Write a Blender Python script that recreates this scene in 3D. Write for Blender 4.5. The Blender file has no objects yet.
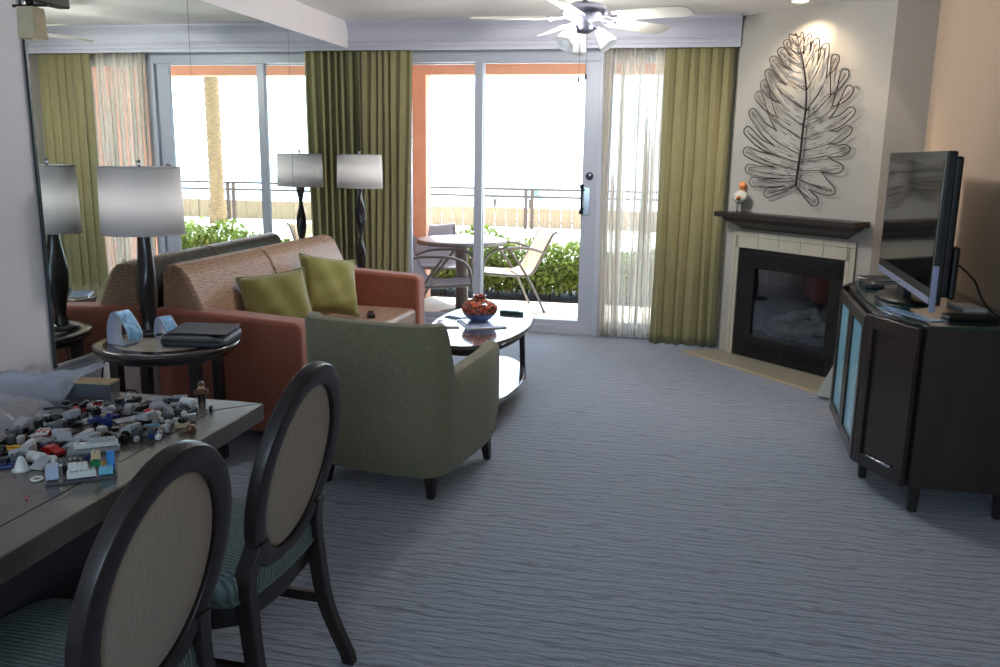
import bpy, bmesh, math, random
from mathutils import Vector, Matrix, Euler
random.seed(11)
PI = math.pi
C = bpy.context.scene.collection
sc = bpy.context.scene

# ------------------------------------------------------------------ materials
def lin(c):
    c = c / 255.0
    return c / 12.92 if c <= 0.04045 else ((c + 0.055) / 1.055) ** 2.4
def rgb(r, g, b): return (lin(r), lin(g), lin(b), 1.0)

def mat(name, col, rough=0.6, metal=0.0, spec=0.5, noise=0.0, nscale=20.0, bump=0.0, bscale=200.0,
        stretch=(1, 1, 1), coat=0.0, sheen=0.0, trans=0.0):
    m = bpy.data.materials.new(name); m.use_nodes = True
    nt = m.node_tree; N = nt.nodes; L = nt.links
    p = N['Principled BSDF']
    p.inputs['Base Color'].default_value = col
    p.inputs['Roughness'].default_value = rough
    p.inputs['Metallic'].default_value = metal
    p.inputs['Specular IOR Level'].default_value = spec
    p.inputs['Coat Weight'].default_value = coat
    p.inputs['Coat Roughness'].default_value = 0.12
    p.inputs['Sheen Weight'].default_value = sheen
    tc = N.new('ShaderNodeTexCoord'); mp = N.new('ShaderNodeMapping')
    mp.inputs['Scale'].default_value = stretch
    L.new(tc.outputs['Object'], mp.inputs['Vector'])
    if noise > 0:
        n = N.new('ShaderNodeTexNoise'); n.inputs['Scale'].default_value = nscale; n.inputs['Detail'].default_value = 6
        L.new(mp.outputs['Vector'], n.inputs['Vector'])
        mr = N.new('ShaderNodeMapRange'); mr.inputs['From Min'].default_value = 0.3; mr.inputs['From Max'].default_value = 0.7
        mr.inputs['To Min'].default_value = 1 - noise; mr.inputs['To Max'].default_value = 1 + noise
        L.new(n.outputs['Fac'], mr.inputs['Value'])
        mx = N.new('ShaderNodeVectorMath'); mx.operation = 'SCALE'
        mx.inputs[0].default_value = col[:3]
        L.new(mr.outputs['Result'], mx.inputs['Scale']); L.new(mx.outputs['Vector'], p.inputs['Base Color'])
    if bump > 0:
        n2 = N.new('ShaderNodeTexNoise'); n2.inputs['Scale'].default_value = bscale; n2.inputs['Detail'].default_value = 4
        L.new(mp.outputs['Vector'], n2.inputs['Vector'])
        b = N.new('ShaderNodeBump'); b.inputs['Strength'].default_value = bump; b.inputs['Distance'].default_value = 0.004
        L.new(n2.outputs['Fac'], b.inputs['Height']); L.new(b.outputs['Normal'], p.inputs['Normal'])
    if trans > 0:
        t = N.new('ShaderNodeBsdfTranslucent'); t.inputs['Color'].default_value = col
        ms = N.new('ShaderNodeMixShader'); ms.inputs['Fac'].default_value = trans
        out = N['Material Output']
        L.new(p.outputs[0], ms.inputs[1]); L.new(t.outputs[0], ms.inputs[2]); L.new(ms.outputs[0], out.inputs['Surface'])
        if noise > 0: L.new(mx.outputs['Vector'], t.inputs['Color'])
    return m

def wave_mat(name, c1, c2, scale, dist, axis='Y', rough=0.9, detail=3.0, dscale=1.5, stretch=(1, 1, 1), bump=0.3,
             coord='Object', lo=0.3, hi=0.7, sheen=0.0, ramp=None):
    m = bpy.data.materials.new(name); m.use_nodes = True
    nt = m.node_tree; N = nt.nodes; L = nt.links; p = N['Principled BSDF']
    p.inputs['Roughness'].default_value = rough; p.inputs['Sheen Weight'].default_value = sheen
    tc = N.new('ShaderNodeTexCoord'); mp = N.new('ShaderNodeMapping'); mp.inputs['Scale'].default_value = stretch
    L.new(tc.outputs[coord], mp.inputs['Vector'])
    w = N.new('ShaderNodeTexWave'); w.wave_type = 'BANDS'; w.bands_direction = axis
    w.inputs['Scale'].default_value = scale; w.inputs['Distortion'].default_value = dist
    w.inputs['Detail'].default_value = detail; w.inputs['Detail Scale'].default_value = dscale
    L.new(mp.outputs['Vector'], w.inputs['Vector'])
    cr = N.new('ShaderNodeValToRGB'); e = cr.color_ramp.elements
    e[0].position = lo; e[0].color = c1; e[1].position = hi; e[1].color = c2
    L.new(w.outputs['Fac'], cr.inputs['Fac'])
    n = N.new('ShaderNodeTexNoise'); n.inputs['Scale'].default_value = 140; n.inputs['Detail'].default_value = 3
    L.new(tc.outputs[coord], n.inputs['Vector'])
    mr = N.new('ShaderNodeMapRange'); mr.inputs['From Min'].default_value = .3; mr.inputs['From Max'].default_value = .7
    mr.inputs['To Min'].default_value = 0.75; mr.inputs['To Max'].default_value = 1.25
    L.new(n.outputs['Fac'], mr.inputs['Value'])
    sv = N.new('ShaderNodeVectorMath'); sv.operation = 'SCALE'
    L.new(cr.outputs['Color'], sv.inputs[0]); L.new(mr.outputs['Result'], sv.inputs['Scale'])
    L.new(sv.outputs['Vector'], p.inputs['Base Color'])
    if bump:
        b = N.new('ShaderNodeBump'); b.inputs['Strength'].default_value = bump; b.inputs['Distance'].default_value = 0.006
        L.new(w.outputs['Fac'], b.inputs['Height']); L.new(b.outputs['Normal'], p.inputs['Normal'])
    return m

def glass_mat(name, tint=(1, 1, 1, 1), rough=0.0, refl=0.5):
    m = bpy.data.materials.new(name); m.use_nodes = True
    nt = m.node_tree; N = nt.nodes; L = nt.links
    N.remove(N['Principled BSDF'])
    t = N.new('ShaderNodeBsdfTransparent'); t.inputs['Color'].default_value = tint
    g = N.new('ShaderNodeBsdfGlossy'); g.inputs['Roughness'].default_value = rough
    f = N.new('ShaderNodeFresnel'); f.inputs['IOR'].default_value = 1.45
    k = N.new('ShaderNodeMath'); k.operation = 'MULTIPLY'; k.inputs[1].default_value = refl
    ms = N.new('ShaderNodeMixShader')
    L.new(f.outputs[0], k.inputs[0]); L.new(k.outputs[0], ms.inputs['Fac'])
    L.new(t.outputs[0], ms.inputs[1]); L.new(g.outputs[0], ms.inputs[2])
    L.new(ms.outputs[0], N['Material Output'].inputs['Surface'])
    return m

def emit_mat(name, col, s):
    m = bpy.data.materials.new(name); m.use_nodes = True
    p = m.node_tree.nodes['Principled BSDF']
    p.inputs['Base Color'].default_value = col; p.inputs['Emission Color'].default_value = col
    p.inputs['Emission Strength'].default_value = s
    return m

def sheer_mat(name, col, alpha):
    m = bpy.data.materials.new(name); m.use_nodes = True
    nt = m.node_tree; N = nt.nodes; L = nt.links; N.remove(N['Principled BSDF'])
    d = N.new('ShaderNodeBsdfDiffuse'); d.inputs['Color'].default_value = col
    tl = N.new('ShaderNodeBsdfTranslucent'); tl.inputs['Color'].default_value = col
    a = N.new('ShaderNodeMixShader'); a.inputs['Fac'].default_value = 0.6
    L.new(d.outputs[0], a.inputs[1]); L.new(tl.outputs[0], a.inputs[2])
    t = N.new('ShaderNodeBsdfTransparent')
    tc = N.new('ShaderNodeTexCoord'); mp = N.new('ShaderNodeMapping'); mp.inputs['Scale'].default_value = (15, 15, 0.35)
    n = N.new('ShaderNodeTexNoise'); n.inputs['Scale'].default_value = 1.6; n.inputs['Detail'].default_value = 3
    L.new(tc.outputs['Object'], mp.inputs['Vector']); L.new(mp.outputs['Vector'], n.inputs['Vector'])
    mr = N.new('ShaderNodeMapRange'); mr.inputs['From Min'].default_value = .4; mr.inputs['From Max'].default_value = .6
    mr.inputs['To Min'].default_value = alpha - 0.40; mr.inputs['To Max'].default_value = alpha + 0.36
    L.new(n.outputs['Fac'], mr.inputs['Value'])
    ms = N.new('ShaderNodeMixShader'); L.new(mr.outputs['Result'], ms.inputs['Fac'])
    L.new(t.outputs[0], ms.inputs[1]); L.new(a.outputs[0], ms.inputs[2])
    L.new(ms.outputs[0], N['Material Output'].inputs['Surface'])
    return m

def film_mat():
    m = bpy.data.materials.new('clear_film'); m.use_nodes = True
    nt = m.node_tree; N = nt.nodes; L = nt.links; p = N['Principled BSDF']
    p.inputs['Base Color'].default_value = (.80, .84, .93, 1); p.inputs['Roughness'].default_value = .16; p.inputs['Specular IOR Level'].default_value = .9
    t = N.new('ShaderNodeBsdfTransparent'); t.inputs['Color'].default_value = (.95, .96, 1, 1)
    tl = N.new('ShaderNodeBsdfTranslucent'); tl.inputs['Color'].default_value = (.85, .88, .95, 1)
    a = N.new('ShaderNodeMixShader'); a.inputs['Fac'].default_value = .4; L.new(p.outputs[0], a.inputs[1]); L.new(tl.outputs[0], a.inputs[2])
    ms = N.new('ShaderNodeMixShader'); ms.inputs['Fac'].default_value = .34; L.new(t.outputs[0], ms.inputs[1]); L.new(a.outputs[0], ms.inputs[2])
    L.new(ms.outputs[0], N['Material Output'].inputs['Surface']); return m
M = {}
def carpet_mat():
    m = bpy.data.materials.new('carpet'); m.use_nodes = True
    nt = m.node_tree; N = nt.nodes; L = nt.links; p = N['Principled BSDF']
    p.inputs['Roughness'].default_value = 0.95; p.inputs['Sheen Weight'].default_value = 0.35
    tc = N.new('ShaderNodeTexCoord'); fac = None
    for sc_, ds, st, rot in ((10.0, 7.0, (.30, 1, 1), .03), (6.4, 9.0, (.42, 1, 1), -.05), (17.0, 6.0, (.5, 1, 1), .0)):
        mp = N.new('ShaderNodeMapping'); mp.inputs['Scale'].default_value = st; mp.inputs['Rotation'].default_value = (0, 0, rot)
        L.new(tc.outputs['Object'], mp.inputs['Vector'])
        w = N.new('ShaderNodeTexWave'); w.wave_type = 'BANDS'; w.bands_direction = 'Y'
        w.inputs['Scale'].default_value = sc_; w.inputs['Distortion'].default_value = ds; w.inputs['Detail'].default_value = 3; w.inputs['Detail Scale'].default_value = 1.3
        L.new(mp.outputs['Vector'], w.inputs['Vector'])
        mr = N.new('ShaderNodeMapRange'); mr.inputs['From Min'].default_value = .0; mr.inputs['From Max'].default_value = .24
        mr.inputs['To Min'].default_value = .66; mr.inputs['To Max'].default_value = 1.0; L.new(w.outputs['Fac'], mr.inputs['Value'])
        if fac is None: fac = mr.outputs['Result']
        else:
            k = N.new('ShaderNodeMath'); k.operation = 'MULTIPLY'; L.new(fac, k.inputs[0]); L.new(mr.outputs['Result'], k.inputs[1]); fac = k.outputs[0]
    n = N.new('ShaderNodeTexNoise'); n.inputs['Scale'].default_value = 220; n.inputs['Detail'].default_value = 3; L.new(tc.outputs['Object'], n.inputs['Vector'])
    mr = N.new('ShaderNodeMapRange'); mr.inputs['From Min'].default_value = .3; mr.inputs['From Max'].default_value = .7; mr.inputs['To Min'].default_value = .8; mr.inputs['To Max'].default_value = 1.2
    L.new(n.outputs['Fac'], mr.inputs['Value'])
    k = N.new('ShaderNodeMath'); k.operation = 'MULTIPLY'; L.new(fac, k.inputs[0]); L.new(mr.outputs['Result'], k.inputs[1])
    sv = N.new('ShaderNodeVectorMath'); sv.operation = 'SCALE'; sv.inputs[0].default_value = rgb(152, 161, 178)[:3]
    L.new(k.outputs[0], sv.inputs['Scale']); L.new(sv.outputs['Vector'], p.inputs['Base Color'])
    b = N.new('ShaderNodeBump'); b.inputs['Strength'].default_value = .5; b.inputs['Distance'].default_value = .005
    L.new(k.outputs[0], b.inputs['Height']); L.new(b.outputs['Normal'], p.inputs['Normal'])
    return m
M['carpet'] = carpet_mat()
M['ceiling'] = mat('ceiling_paint', rgb(240, 238, 236), 0.9, noise=0.02, nscale=3, bump=0.1, bscale=120)
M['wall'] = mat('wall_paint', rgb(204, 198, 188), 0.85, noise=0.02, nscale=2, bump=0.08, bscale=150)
M['wall_left'] = mat('wall_left_brightened', rgb(238, 234, 238), 0.85, noise=0.02, nscale=2, bump=0.08, bscale=150)  # colour raised to carry the window light falling on this wall
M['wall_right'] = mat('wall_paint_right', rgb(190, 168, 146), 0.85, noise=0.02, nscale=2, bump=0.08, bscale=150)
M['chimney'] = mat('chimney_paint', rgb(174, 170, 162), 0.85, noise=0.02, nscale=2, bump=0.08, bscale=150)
M['trim'] = mat('trim_paint', rgb(190, 191, 204), 0.5, noise=0.01)
M['frame'] = mat('door_frame_paint', rgb(188, 192, 204), 0.35)
M['stile'] = mat('door_aluminium', rgb(150, 158, 176), 0.35, metal=0.3)
M['mirror'] = None
m = bpy.data.materials.new('mirror_silver'); m.use_nodes = True
p = m.node_tree.nodes['Principled BSDF']; p.inputs['Metallic'].default_value = 1; p.inputs['Roughness'].default_value = 0.0
p.inputs['Base Color'].default_value = (0.80, 0.86, 0.84, 1); M['mirror'] = m
M['seam'] = mat('mirror_seam', rgb(60, 70, 72), 0.4)
M['chrome'] = mat('chrome', rgb(200, 205, 212), 0.15, metal=1.0)
M['steel'] = mat('brushed_steel', rgb(150, 155, 165), 0.3, metal=1.0)
M['glass'] = glass_mat('window_glass', (0.97, 0.985, 0.98, 1), 0.0, 0.35)
M['curtain'] = mat('olive_curtain', rgb(158, 150, 108), 0.8, noise=0.06, nscale=9, bump=0.12, bscale=300, stretch=(8, 8, 1), trans=0.12, sheen=0.2)
M['sheer'] = sheer_mat('sheer_voile', rgb(232, 228, 220), 0.58)
M['wood'] = mat('espresso_wood', rgb(40, 30, 29), 0.36, noise=0.25, nscale=6, stretch=(1, 1, 12), coat=0.1)
M['tabletop'] = mat('table_veneer', rgb(90, 80, 72), 0.25, noise=0.09, nscale=5, stretch=(10, 0.8, 4), coat=0.3)
M['cab_wood'] = mat('cabinet_wood', rgb(46, 38, 36), 0.33, noise=0.25, nscale=5, stretch=(4, 4, 0.7), coat=0.2)
M['lampwood'] = mat('carved_dark_wood', rgb(30, 24, 26), 0.3, noise=0.2, nscale=14, coat=0.3)
M['black'] = mat('black_plastic', rgb(16, 16, 18), 0.35)
M['blackmetal'] = mat('black_metal', rgb(22, 22, 24), 0.45, metal=0.3)
M['gap'] = mat('dark_joint', rgb(22, 20, 22), 0.6)
M['rust'] = mat('rust_upholstery', rgb(158, 88, 66), 0.75, noise=0.08, nscale=30, bump=0.2, bscale=500, sheen=0.35)
M['sofa_back'] = wave_mat('sofa_pattern', rgb(138, 104, 80), rgb(164, 128, 102), 14.0, 9.0, 'Z', 0.45, 2.0, 2.4, (1, .55, 1.6), 0.12, lo=0.05, hi=0.5)
M['sofa_seat'] = wave_mat('sofa_seat_pattern', rgb(146, 118, 100), rgb(168, 138, 118), 14.0, 9.0, 'X', 0.45, 2.0, 2.4, (1.6, .55, 1), 0.15, lo=0.1, hi=0.55)
M['pillow'] = mat('olive_velvet', rgb(140, 134, 66), 0.75, noise=0.07, nscale=45, bump=0.35, bscale=28, sheen=0.5)
M['armchair'] = mat('sage_tweed', rgb(128, 124, 98), 0.9, noise=0.35, nscale=230, bump=0.4, bscale=350, sheen=0.25)
M['shade'] = mat('linen_shade', rgb(238, 236, 234), 0.8, noise=0.03, nscale=200, trans=0.4)
M['linen'] = mat('beige_linen', rgb(178, 166, 150), 0.9, noise=0.14, nscale=60, stretch=(7, 1, 0.5), bump=0.2, bscale=300)
M['seatfab'] = wave_mat('seat_stripe', rgb(86, 104, 106), rgb(122, 140, 138), 26.0, 2.2, 'X', 0.85, 2.0, 1.0, (1, 0.5, 0), 0.2, lo=0.2, hi=0.9)
M['bronze'] = mat('bronze_wire', rgb(58, 46, 44), 0.45, metal=0.7)
M['mantel'] = mat('mantel_wood', rgb(38, 28, 28), 0.4, noise=0.2, nscale=8, stretch=(1, 6, 6), coat=0.15)
M['tile'] = mat('cream_tile', rgb(190, 183, 164), 0.3, noise=0.04, nscale=8, coat=0.2)
M['grout'] = mat('grout', rgb(146, 138, 122), 0.9)
M['hearth'] = mat('hearth_tile', rgb(160, 154, 136), 0.35, noise=0.06, nscale=10)
M['brass'] = mat('brass_strip', rgb(206, 184, 150), 0.4)
M['firebox'] = mat('firebox_lining', rgb(58, 58, 62), 0.8, noise=0.3, nscale=12, bump=0.4, bscale=30)
M['log'] = mat('ceramic_log', rgb(186, 176, 164), 0.9, noise=0.4, nscale=14, bump=0.7, bscale=40)
M['ember'] = mat('ember_gravel', rgb(170, 172, 178), 0.9, noise=0.5, nscale=60, bump=0.9, bscale=80)
M['fireglass'] = glass_mat('fire_glass', (0.75, 0.77, 0.8, 1), 0.02, 1.2)
M['teal_glass'] = mat('teal_glass', rgb(30, 62, 64), 0.06, spec=0.6, coat=0.3)
M['frost'] = mat('frosted_blue_glass', rgb(150, 212, 236), 0.25, coat=0.4)
M['screen'] = mat('tv_screen', rgb(9, 10, 12), 0.08, spec=0.5)
M['lilac'] = mat('lilac_silver', rgb(164, 172, 206), 0.35, metal=0.25)
M['fan_white'] = mat('fan_white', rgb(222, 220, 214), 0.4)
M['pewter'] = mat('pewter', rgb(110, 112, 128), 0.35, metal=0.8)
M['frostglass'] = mat('frosted_white_glass', rgb(236, 238, 240), 0.25, trans=0.45, coat=0.3)
M['amber'] = mat('alabaster_glass', rgb(246, 238, 214), 0.35, noise=0.12, nscale=16, trans=0.6)
M['darkgloss'] = mat('dark_gloss_wood', rgb(54, 44, 42), 0.18, noise=0.15, nscale=6, coat=0.6)
M['stone_inset'] = mat('table_inset', rgb(196, 184, 166), 0.12, noise=0.12, nscale=9, coat=0.5)
M['glossy_top'] = mat('polished_top', rgb(96, 88, 88), 0.06, spec=1.0, noise=0.12, nscale=5, stretch=(8, 1, 1), coat=1.0)
M['leather'] = mat('slate_leather', rgb(62, 66, 74), 0.45, noise=0.1, nscale=20, bump=0.3, bscale=90)
M['acrylic'] = mat('acrylic_card', rgb(206, 216, 236), 0.15, coat=0.6, trans=0.25)
M['cardblue'] = mat('blue_card_print', rgb(130, 180, 220), 0.2, noise=0.5, nscale=40, coat=0.5)
M['white'] = mat('white_plastic', rgb(222, 222, 222), 0.35)
M['paper'] = mat('paper', rgb(226, 224, 220), 0.7)
M['magblue'] = mat('magazine_blue', rgb(92, 116, 160), 0.3, noise=0.6, nscale=18, coat=0.4)
M['magred'] = mat('magazine_print', rgb(180, 150, 150), 0.3, noise=0.6, nscale=22, coat=0.4)
M['maglilac'] = mat('magazine_lilac', rgb(176, 182, 214), 0.3, noise=0.3, nscale=16, coat=0.4)
M['tealplastic'] = mat('dark_teal_plastic', rgb(44, 82, 86), 0.35)
M['greypale'] = mat('pale_board', rgb(196, 200, 192), 0.6)
M['birdgrey'] = mat('bird_grey', rgb(190, 188, 180), 0.7, noise=0.1, nscale=40)
M['birdorange'] = mat('bird_orange', rgb(224, 140, 74), 0.6, noise=0.12, nscale=40)
M['bag'] = film_mat()
M['board'] = mat('cardboard', rgb(176, 152, 118), 0.85, noise=0.06, nscale=30)
M['orange'] = mat('terracotta_stucco', rgb(230, 176, 148), 0.9, noise=0.05, nscale=6, bump=0.3, bscale=80)
M['patio'] = mat('patio_concrete', rgb(222, 214, 202), 0.85, noise=0.06, nscale=5, bump=0.2, bscale=60)
M['sand'] = mat('pale_path', rgb(232, 226, 212), 0.95, noise=0.05, nscale=1.5)
M['soil'] = mat('dark_mulch', rgb(58, 50, 52), 0.95, noise=0.5, nscale=20, bump=1.0, bscale=30)
M['leaf'] = mat('hedge_leaf', rgb(120, 138, 62), 0.55, noise=0.35, nscale=7, trans=0.3)
M['leafdry'] = mat('hedge_leaf_tan', rgb(116, 104, 56), 0.55, noise=0.3, nscale=7, trans=0.3)
M['stem'] = mat('twig', rgb(92, 76, 58), 0.9)
M['treeleaf'] = mat('hazed_leaf', rgb(190, 202, 200), 0.7, noise=0.25, nscale=4, trans=0.3)  # distance haze put into the pale leaf colour
M['bark'] = mat('palm_bark', rgb(120, 94, 66), 0.95, noise=0.3, nscale=8, stretch=(1, 1, 4), bump=0.8, bscale=14)
M['fence'] = mat('weathered_boards', rgb(142, 118, 92), 0.85, noise=0.15, nscale=6, stretch=(4, 4, .5))
M['rail'] = mat('railing_brown', rgb(70, 50, 40), 0.7)
M['patiometal'] = mat('patio_bronze', rgb(120, 112, 108), 0.4, metal=0.5)
M['sling'] = mat('sling_mesh', rgb(206, 186, 158), 0.8, noise=0.06, nscale=90, trans=0.25)
M['slinggrey'] = mat('sling_mesh_grey', rgb(150, 146, 156), 0.8, noise=0.06, nscale=90, trans=0.2)
M['ptop'] = mat('patio_table_top', rgb(206, 208, 214), 0.25)
M['cord'] = mat('black_cord', rgb(14, 14, 15), 0.5)
M['bulb_lit'] = emit_mat('bulb_lit', (.95, .97, 1, 1), 1.2)
M['dropcan'] = emit_mat('can_lamp', (1.0, 0.86, 0.66, 1), 6.0)

def vase_mat():
    m = bpy.data.materials.new('mosaic_glaze'); m.use_nodes = True
    nt = m.node_tree; N = nt.nodes; L = nt.links; p = N['Principled BSDF']
    p.inputs['Roughness'].default_value = 0.2; p.inputs['Coat Weight'].default_value = 0.5
    tc = N.new('ShaderNodeTexCoord'); v = N.new('ShaderNodeTexVoronoi'); v.inputs['Scale'].default_value = 34
    v.feature = 'DISTANCE_TO_EDGE'
    L.new(tc.outputs['Object'], v.inputs['Vector'])
    cr = N.new('ShaderNodeValToRGB'); e = cr.color_ramp.elements
    e[0].position = 0.06; e[0].color = rgb(70, 34, 30); e[1].position = 0.16; e[1].color = rgb(206, 92, 58)
    L.new(v.outputs['Distance'], cr.inputs['Fac'])
    L.new(cr.outputs['Color'], p.inputs['Base Color'])
    return m
M['vase'] = vase_mat()
TOY = dict(lg=('light grey', rgb(172, 172, 174)), dg=('dark grey', rgb(84, 86, 92)), wh=('white', rgb(220, 220, 216)),
           bk=('black', rgb(20, 20, 24)), tn=('tan', rgb(196, 176, 136)), nb=('dark blue', rgb(34, 54, 110)), rd=('red', rgb(196, 30, 34)),
           br=('brown', rgb(104, 62, 40)), gn=('green', rgb(30, 120, 78)), bl=('bright blue', rgb(40, 140, 220)), yl=('yellow', rgb(236, 186, 52)),
           lb=('light blue', rgb(120, 190, 214)))
for k, (n_, c_) in TOY.items(): M['toy_' + k] = mat('toy_' + n_.replace(' ', '_'), c_, 0.28, coat=0.2)

# ------------------------------------------------------------------ mesh helpers
class MB:
    def __init__(s): s.v = []; s.f = []
    def add(s, v, f):
        o = len(s.v); s.v += [tuple(x) for x in v]; s.f += [tuple(i + o for i in q) for q in f]; return s
    def box(s, x0, x1, y0, y1, z0, z1):
        v = [(x, y, z) for z in (z0, z1) for y in (y0, y1) for x in (x0, x1)]
        return s.add(v, [(0, 2, 3, 1), (4, 5, 7, 6), (0, 1, 5, 4), (2, 6, 7, 3), (0, 4, 6, 2), (1, 3, 7, 5)])
    def obox(s, c, h, mtx):
        v = [Vector(c) + mtx @ Vector((x * h[0], y * h[1], z * h[2])) for z in (-1, 1) for y in (-1, 1) for x in (-1, 1)]
        return s.add(v, [(0, 2, 3, 1), (4, 5, 7, 6), (0, 1, 5, 4), (2, 6, 7, 3), (0, 4, 6, 2), (1, 3, 7, 5)])
    def bar(s, a, b, w, h):
        a = Vector(a); b = Vector(b); d = (b - a); L = d.length; d.normalize()
        up = Vector((0, 0, 1)) if abs(d.z) < .95 else Vector((1, 0, 0))
        x = d.cross(up).normalized(); y = x.cross(d)
        m = Matrix((x, d, y)).transposed()
        return s.obox((a + b) / 2, (w / 2, L / 2, h / 2), m)
    def prism(s, poly, z0, z1):
        n = len(poly); v = [(x, y, z0) for x, y in poly] + [(x, y, z1) for x, y in poly]
        a = sum(poly[i][0] * poly[(i + 1) % n][1] - poly[(i + 1) % n][0] * poly[i][1] for i in range(n))
        f = [(i, (i + 1) % n, n + (i + 1) % n, n + i) for i in range(n)] + [tuple(range(n))[::-1], tuple(range(n, 2 * n))]
        if a < 0: f = [q[::-1] for q in f]
        return s.add(v, f)
    def extrude(s, prof, axis, a, b):
        """profile of (p,q) pairs extruded along axis 'x' (p=y,q=z) or 'y' (p=x,q=z)"""
        n = len(prof)
        mk = (lambda t, p, q: (t, p, q)) if axis == 'x' else (lambda t, p, q: (p, t, q))
        v = [mk(a, p, q) for p, q in prof] + [mk(b, p, q) for p, q in prof]
        f = [(i, (i + 1) % n, n + (i + 1) % n, n + i) for i in range(n)] + [tuple(range(n))[::-1], tuple(range(n, 2 * n))]
        return s.add(v, f)
    def tube(s, pts, r, n=8, closed=False):
        pts = [Vector(p) for p in pts]; m = len(pts)
        rs = r if isinstance(r, (list, tuple)) else [r] * m
        o = len(s.v); up = None
        for i, p in enumerate(pts):
            a = pts[(i - 1) % m] if (closed or i > 0) else p
            b = pts[(i + 1) % m] if (closed or i < m - 1) else p
            d = (b - a)
            d = d.normalized() if d.length > 1e-9 else Vector((0, 0, 1))
            if up is None:
                up = Vector((0, 0, 1)) if abs(d.z) < .9 else Vector((1, 0, 0))
            x = d.cross(up)
            if x.length < 1e-6: x = d.cross(Vector((1, 0.3, 0)))
            x.normalize(); y = x.cross(d).normalized(); up = y
            for k in range(n):
                t = 2 * PI * k / n
                s.v.append(tuple(p + (x * math.cos(t) + y * math.sin(t)) * rs[i]))
        for i in range(m if closed else m - 1):
            j = (i + 1) % m
            for k in range(n):
                l = (k + 1) % n
                s.f.append((o + i * n + k, o + i * n + l, o + j * n + l, o + j * n + k))
        if not closed:
            s.f.append(tuple(o + k for k in range(n))[::-1]); s.f.append(tuple(o + (m - 1) * n + k for k in range(n)))
        return s
    def lathe(s, prof, n=24, c=(0, 0, 0), sx=1.0, sy=1.0, caps=True, mtx=None):
        o = len(s.v); m = len(prof)
        for r, z in prof:
            for k in range(n):
                t = 2 * PI * k / n
                q = Vector((r * math.cos(t) * sx, r * math.sin(t) * sy, z))
                if mtx is not None: q = mtx @ q
                s.v.append((q.x + c[0], q.y + c[1], q.z + c[2]))
        for i in range(m - 1):
            for k in range(n):
                l = (k + 1) % n
                s.f.append((o + i * n + k, o + i * n + l, o + (i + 1) * n + l, o + (i + 1) * n + k))
        if caps:
            s.f.append(tuple(o + k for k in range(n))[::-1]); s.f.append(tuple(o + (m - 1) * n + k for k in range(n)))
        return s
    def grid(s, fn, nu, nv, closeu=False):
        o = len(s.v)
        for j in range(nv + 1):
            for i in range(nu if closeu else nu + 1):
                s.v.append(tuple(fn(i / nu, j / nv)))
        w = nu if closeu else nu + 1
        for j in range(nv):
            for i in range(nu):
                k = (i + 1) % w
                s.f.append((o + j * w + i, o + j * w + k, o + (j + 1) * w + k, o + (j + 1) * w + i))
        return s
    def sphere(s, c, r, n=16, m=10, sx=1, sy=1, sz=1):
        prof = [(max(1e-4, r * math.sin(PI * i / m)), -r * math.cos(PI * i / m) * sz) for i in range(m + 1)]
        return s.lathe(prof, n, c, sx, sy)
    def build(s, name, material, parent=None, smooth=False, bevel=0.0, seg=2, solid=0.0, subs=0, loc=None, rot=None):
        me = bpy.data.meshes.new(name); me.from_pydata(s.v, [], s.f); me.update()
        me.materials.append(material)
        if smooth or bevel:
            for q in me.polygons: q.use_smooth = True
        o = bpy.data.objects.new(name, me); C.objects.link(o)
        if parent is not None: o.parent = parent
        if loc is not None: o.location = loc
        if rot is not None: o.rotation_euler = rot
        if solid:
            d = o.modifiers.new('solid', 'SOLIDIFY'); d.thickness = solid; d.offset = 0
        if bevel:
            b = o.modifiers.new('bevel', 'BEVEL'); b.width = bevel; b.segments = seg; b.limit_method = 'ANGLE'; b.angle_limit = 0.6
            b.harden_normals = True
        if subs:
            u = o.modifiers.new('sub', 'SUBSURF'); u.levels = subs; u.render_levels = subs
        return o

def fix_normals(o):
    bm = bmesh.new(); bm.from_mesh(o.data); bmesh.ops.recalc_face_normals(bm, faces=bm.faces); bm.to_mesh(o.data); bm.free(); return o
def tag(o, label, cat, group=None, kind=None):
    o['label'] = label; o['category'] = cat
    if group: o['group'] = group
    if kind: o['kind'] = kind
    return o
def thing(name, label, cat, loc=(0, 0, 0), rz=0.0, group=None, rot=None):
    o = bpy.data.objects.new(name, None); C.objects.link(o); o.empty_display_size = 0.05
    o.location = loc; o.rotation_euler = rot if rot else (0, 0, rz)
    return tag(o, label, cat, group)
def struct(name, mb, m, bevel=0.0, smooth=False):
    o = mb.build(name, m, None, smooth, bevel); fix_normals(o); o['kind'] = 'structure'; return o
def dup(root, loc, rz, label=None, group=None):
    r = root.copy(); C.objects.link(r); r.location = loc; r.rotation_euler = (0, 0, rz)
    if label: r['label'] = label
    if group: r['group'] = group
    for ch in list(root.children):
        c = ch.copy(); C.objects.link(c); c.parent = r
        for g in list(ch.children):
            d = g.copy(); C.objects.link(d); d.parent = c
    return r
def crom(P, n=8, closed=False):
    P = [Vector(p) for p in P]; m = len(P); out = []
    for i in range(m if closed else m - 1):
        g = (lambda k: P[k % m]) if closed else (lambda k: P[max(0, min(m - 1, k))])
        a, b, c, d = g(i - 1), g(i), g(i + 1), g(i + 2)
        for k in range(n):
            t = k / n
            out.append(0.5 * ((2 * b) + (c - a) * t + (2 * a - 5 * b + 4 * c - d) * t * t + (3 * b - a - 3 * c + d) * t ** 3))
    if not closed: out.append(P[-1])
    return out

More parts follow.
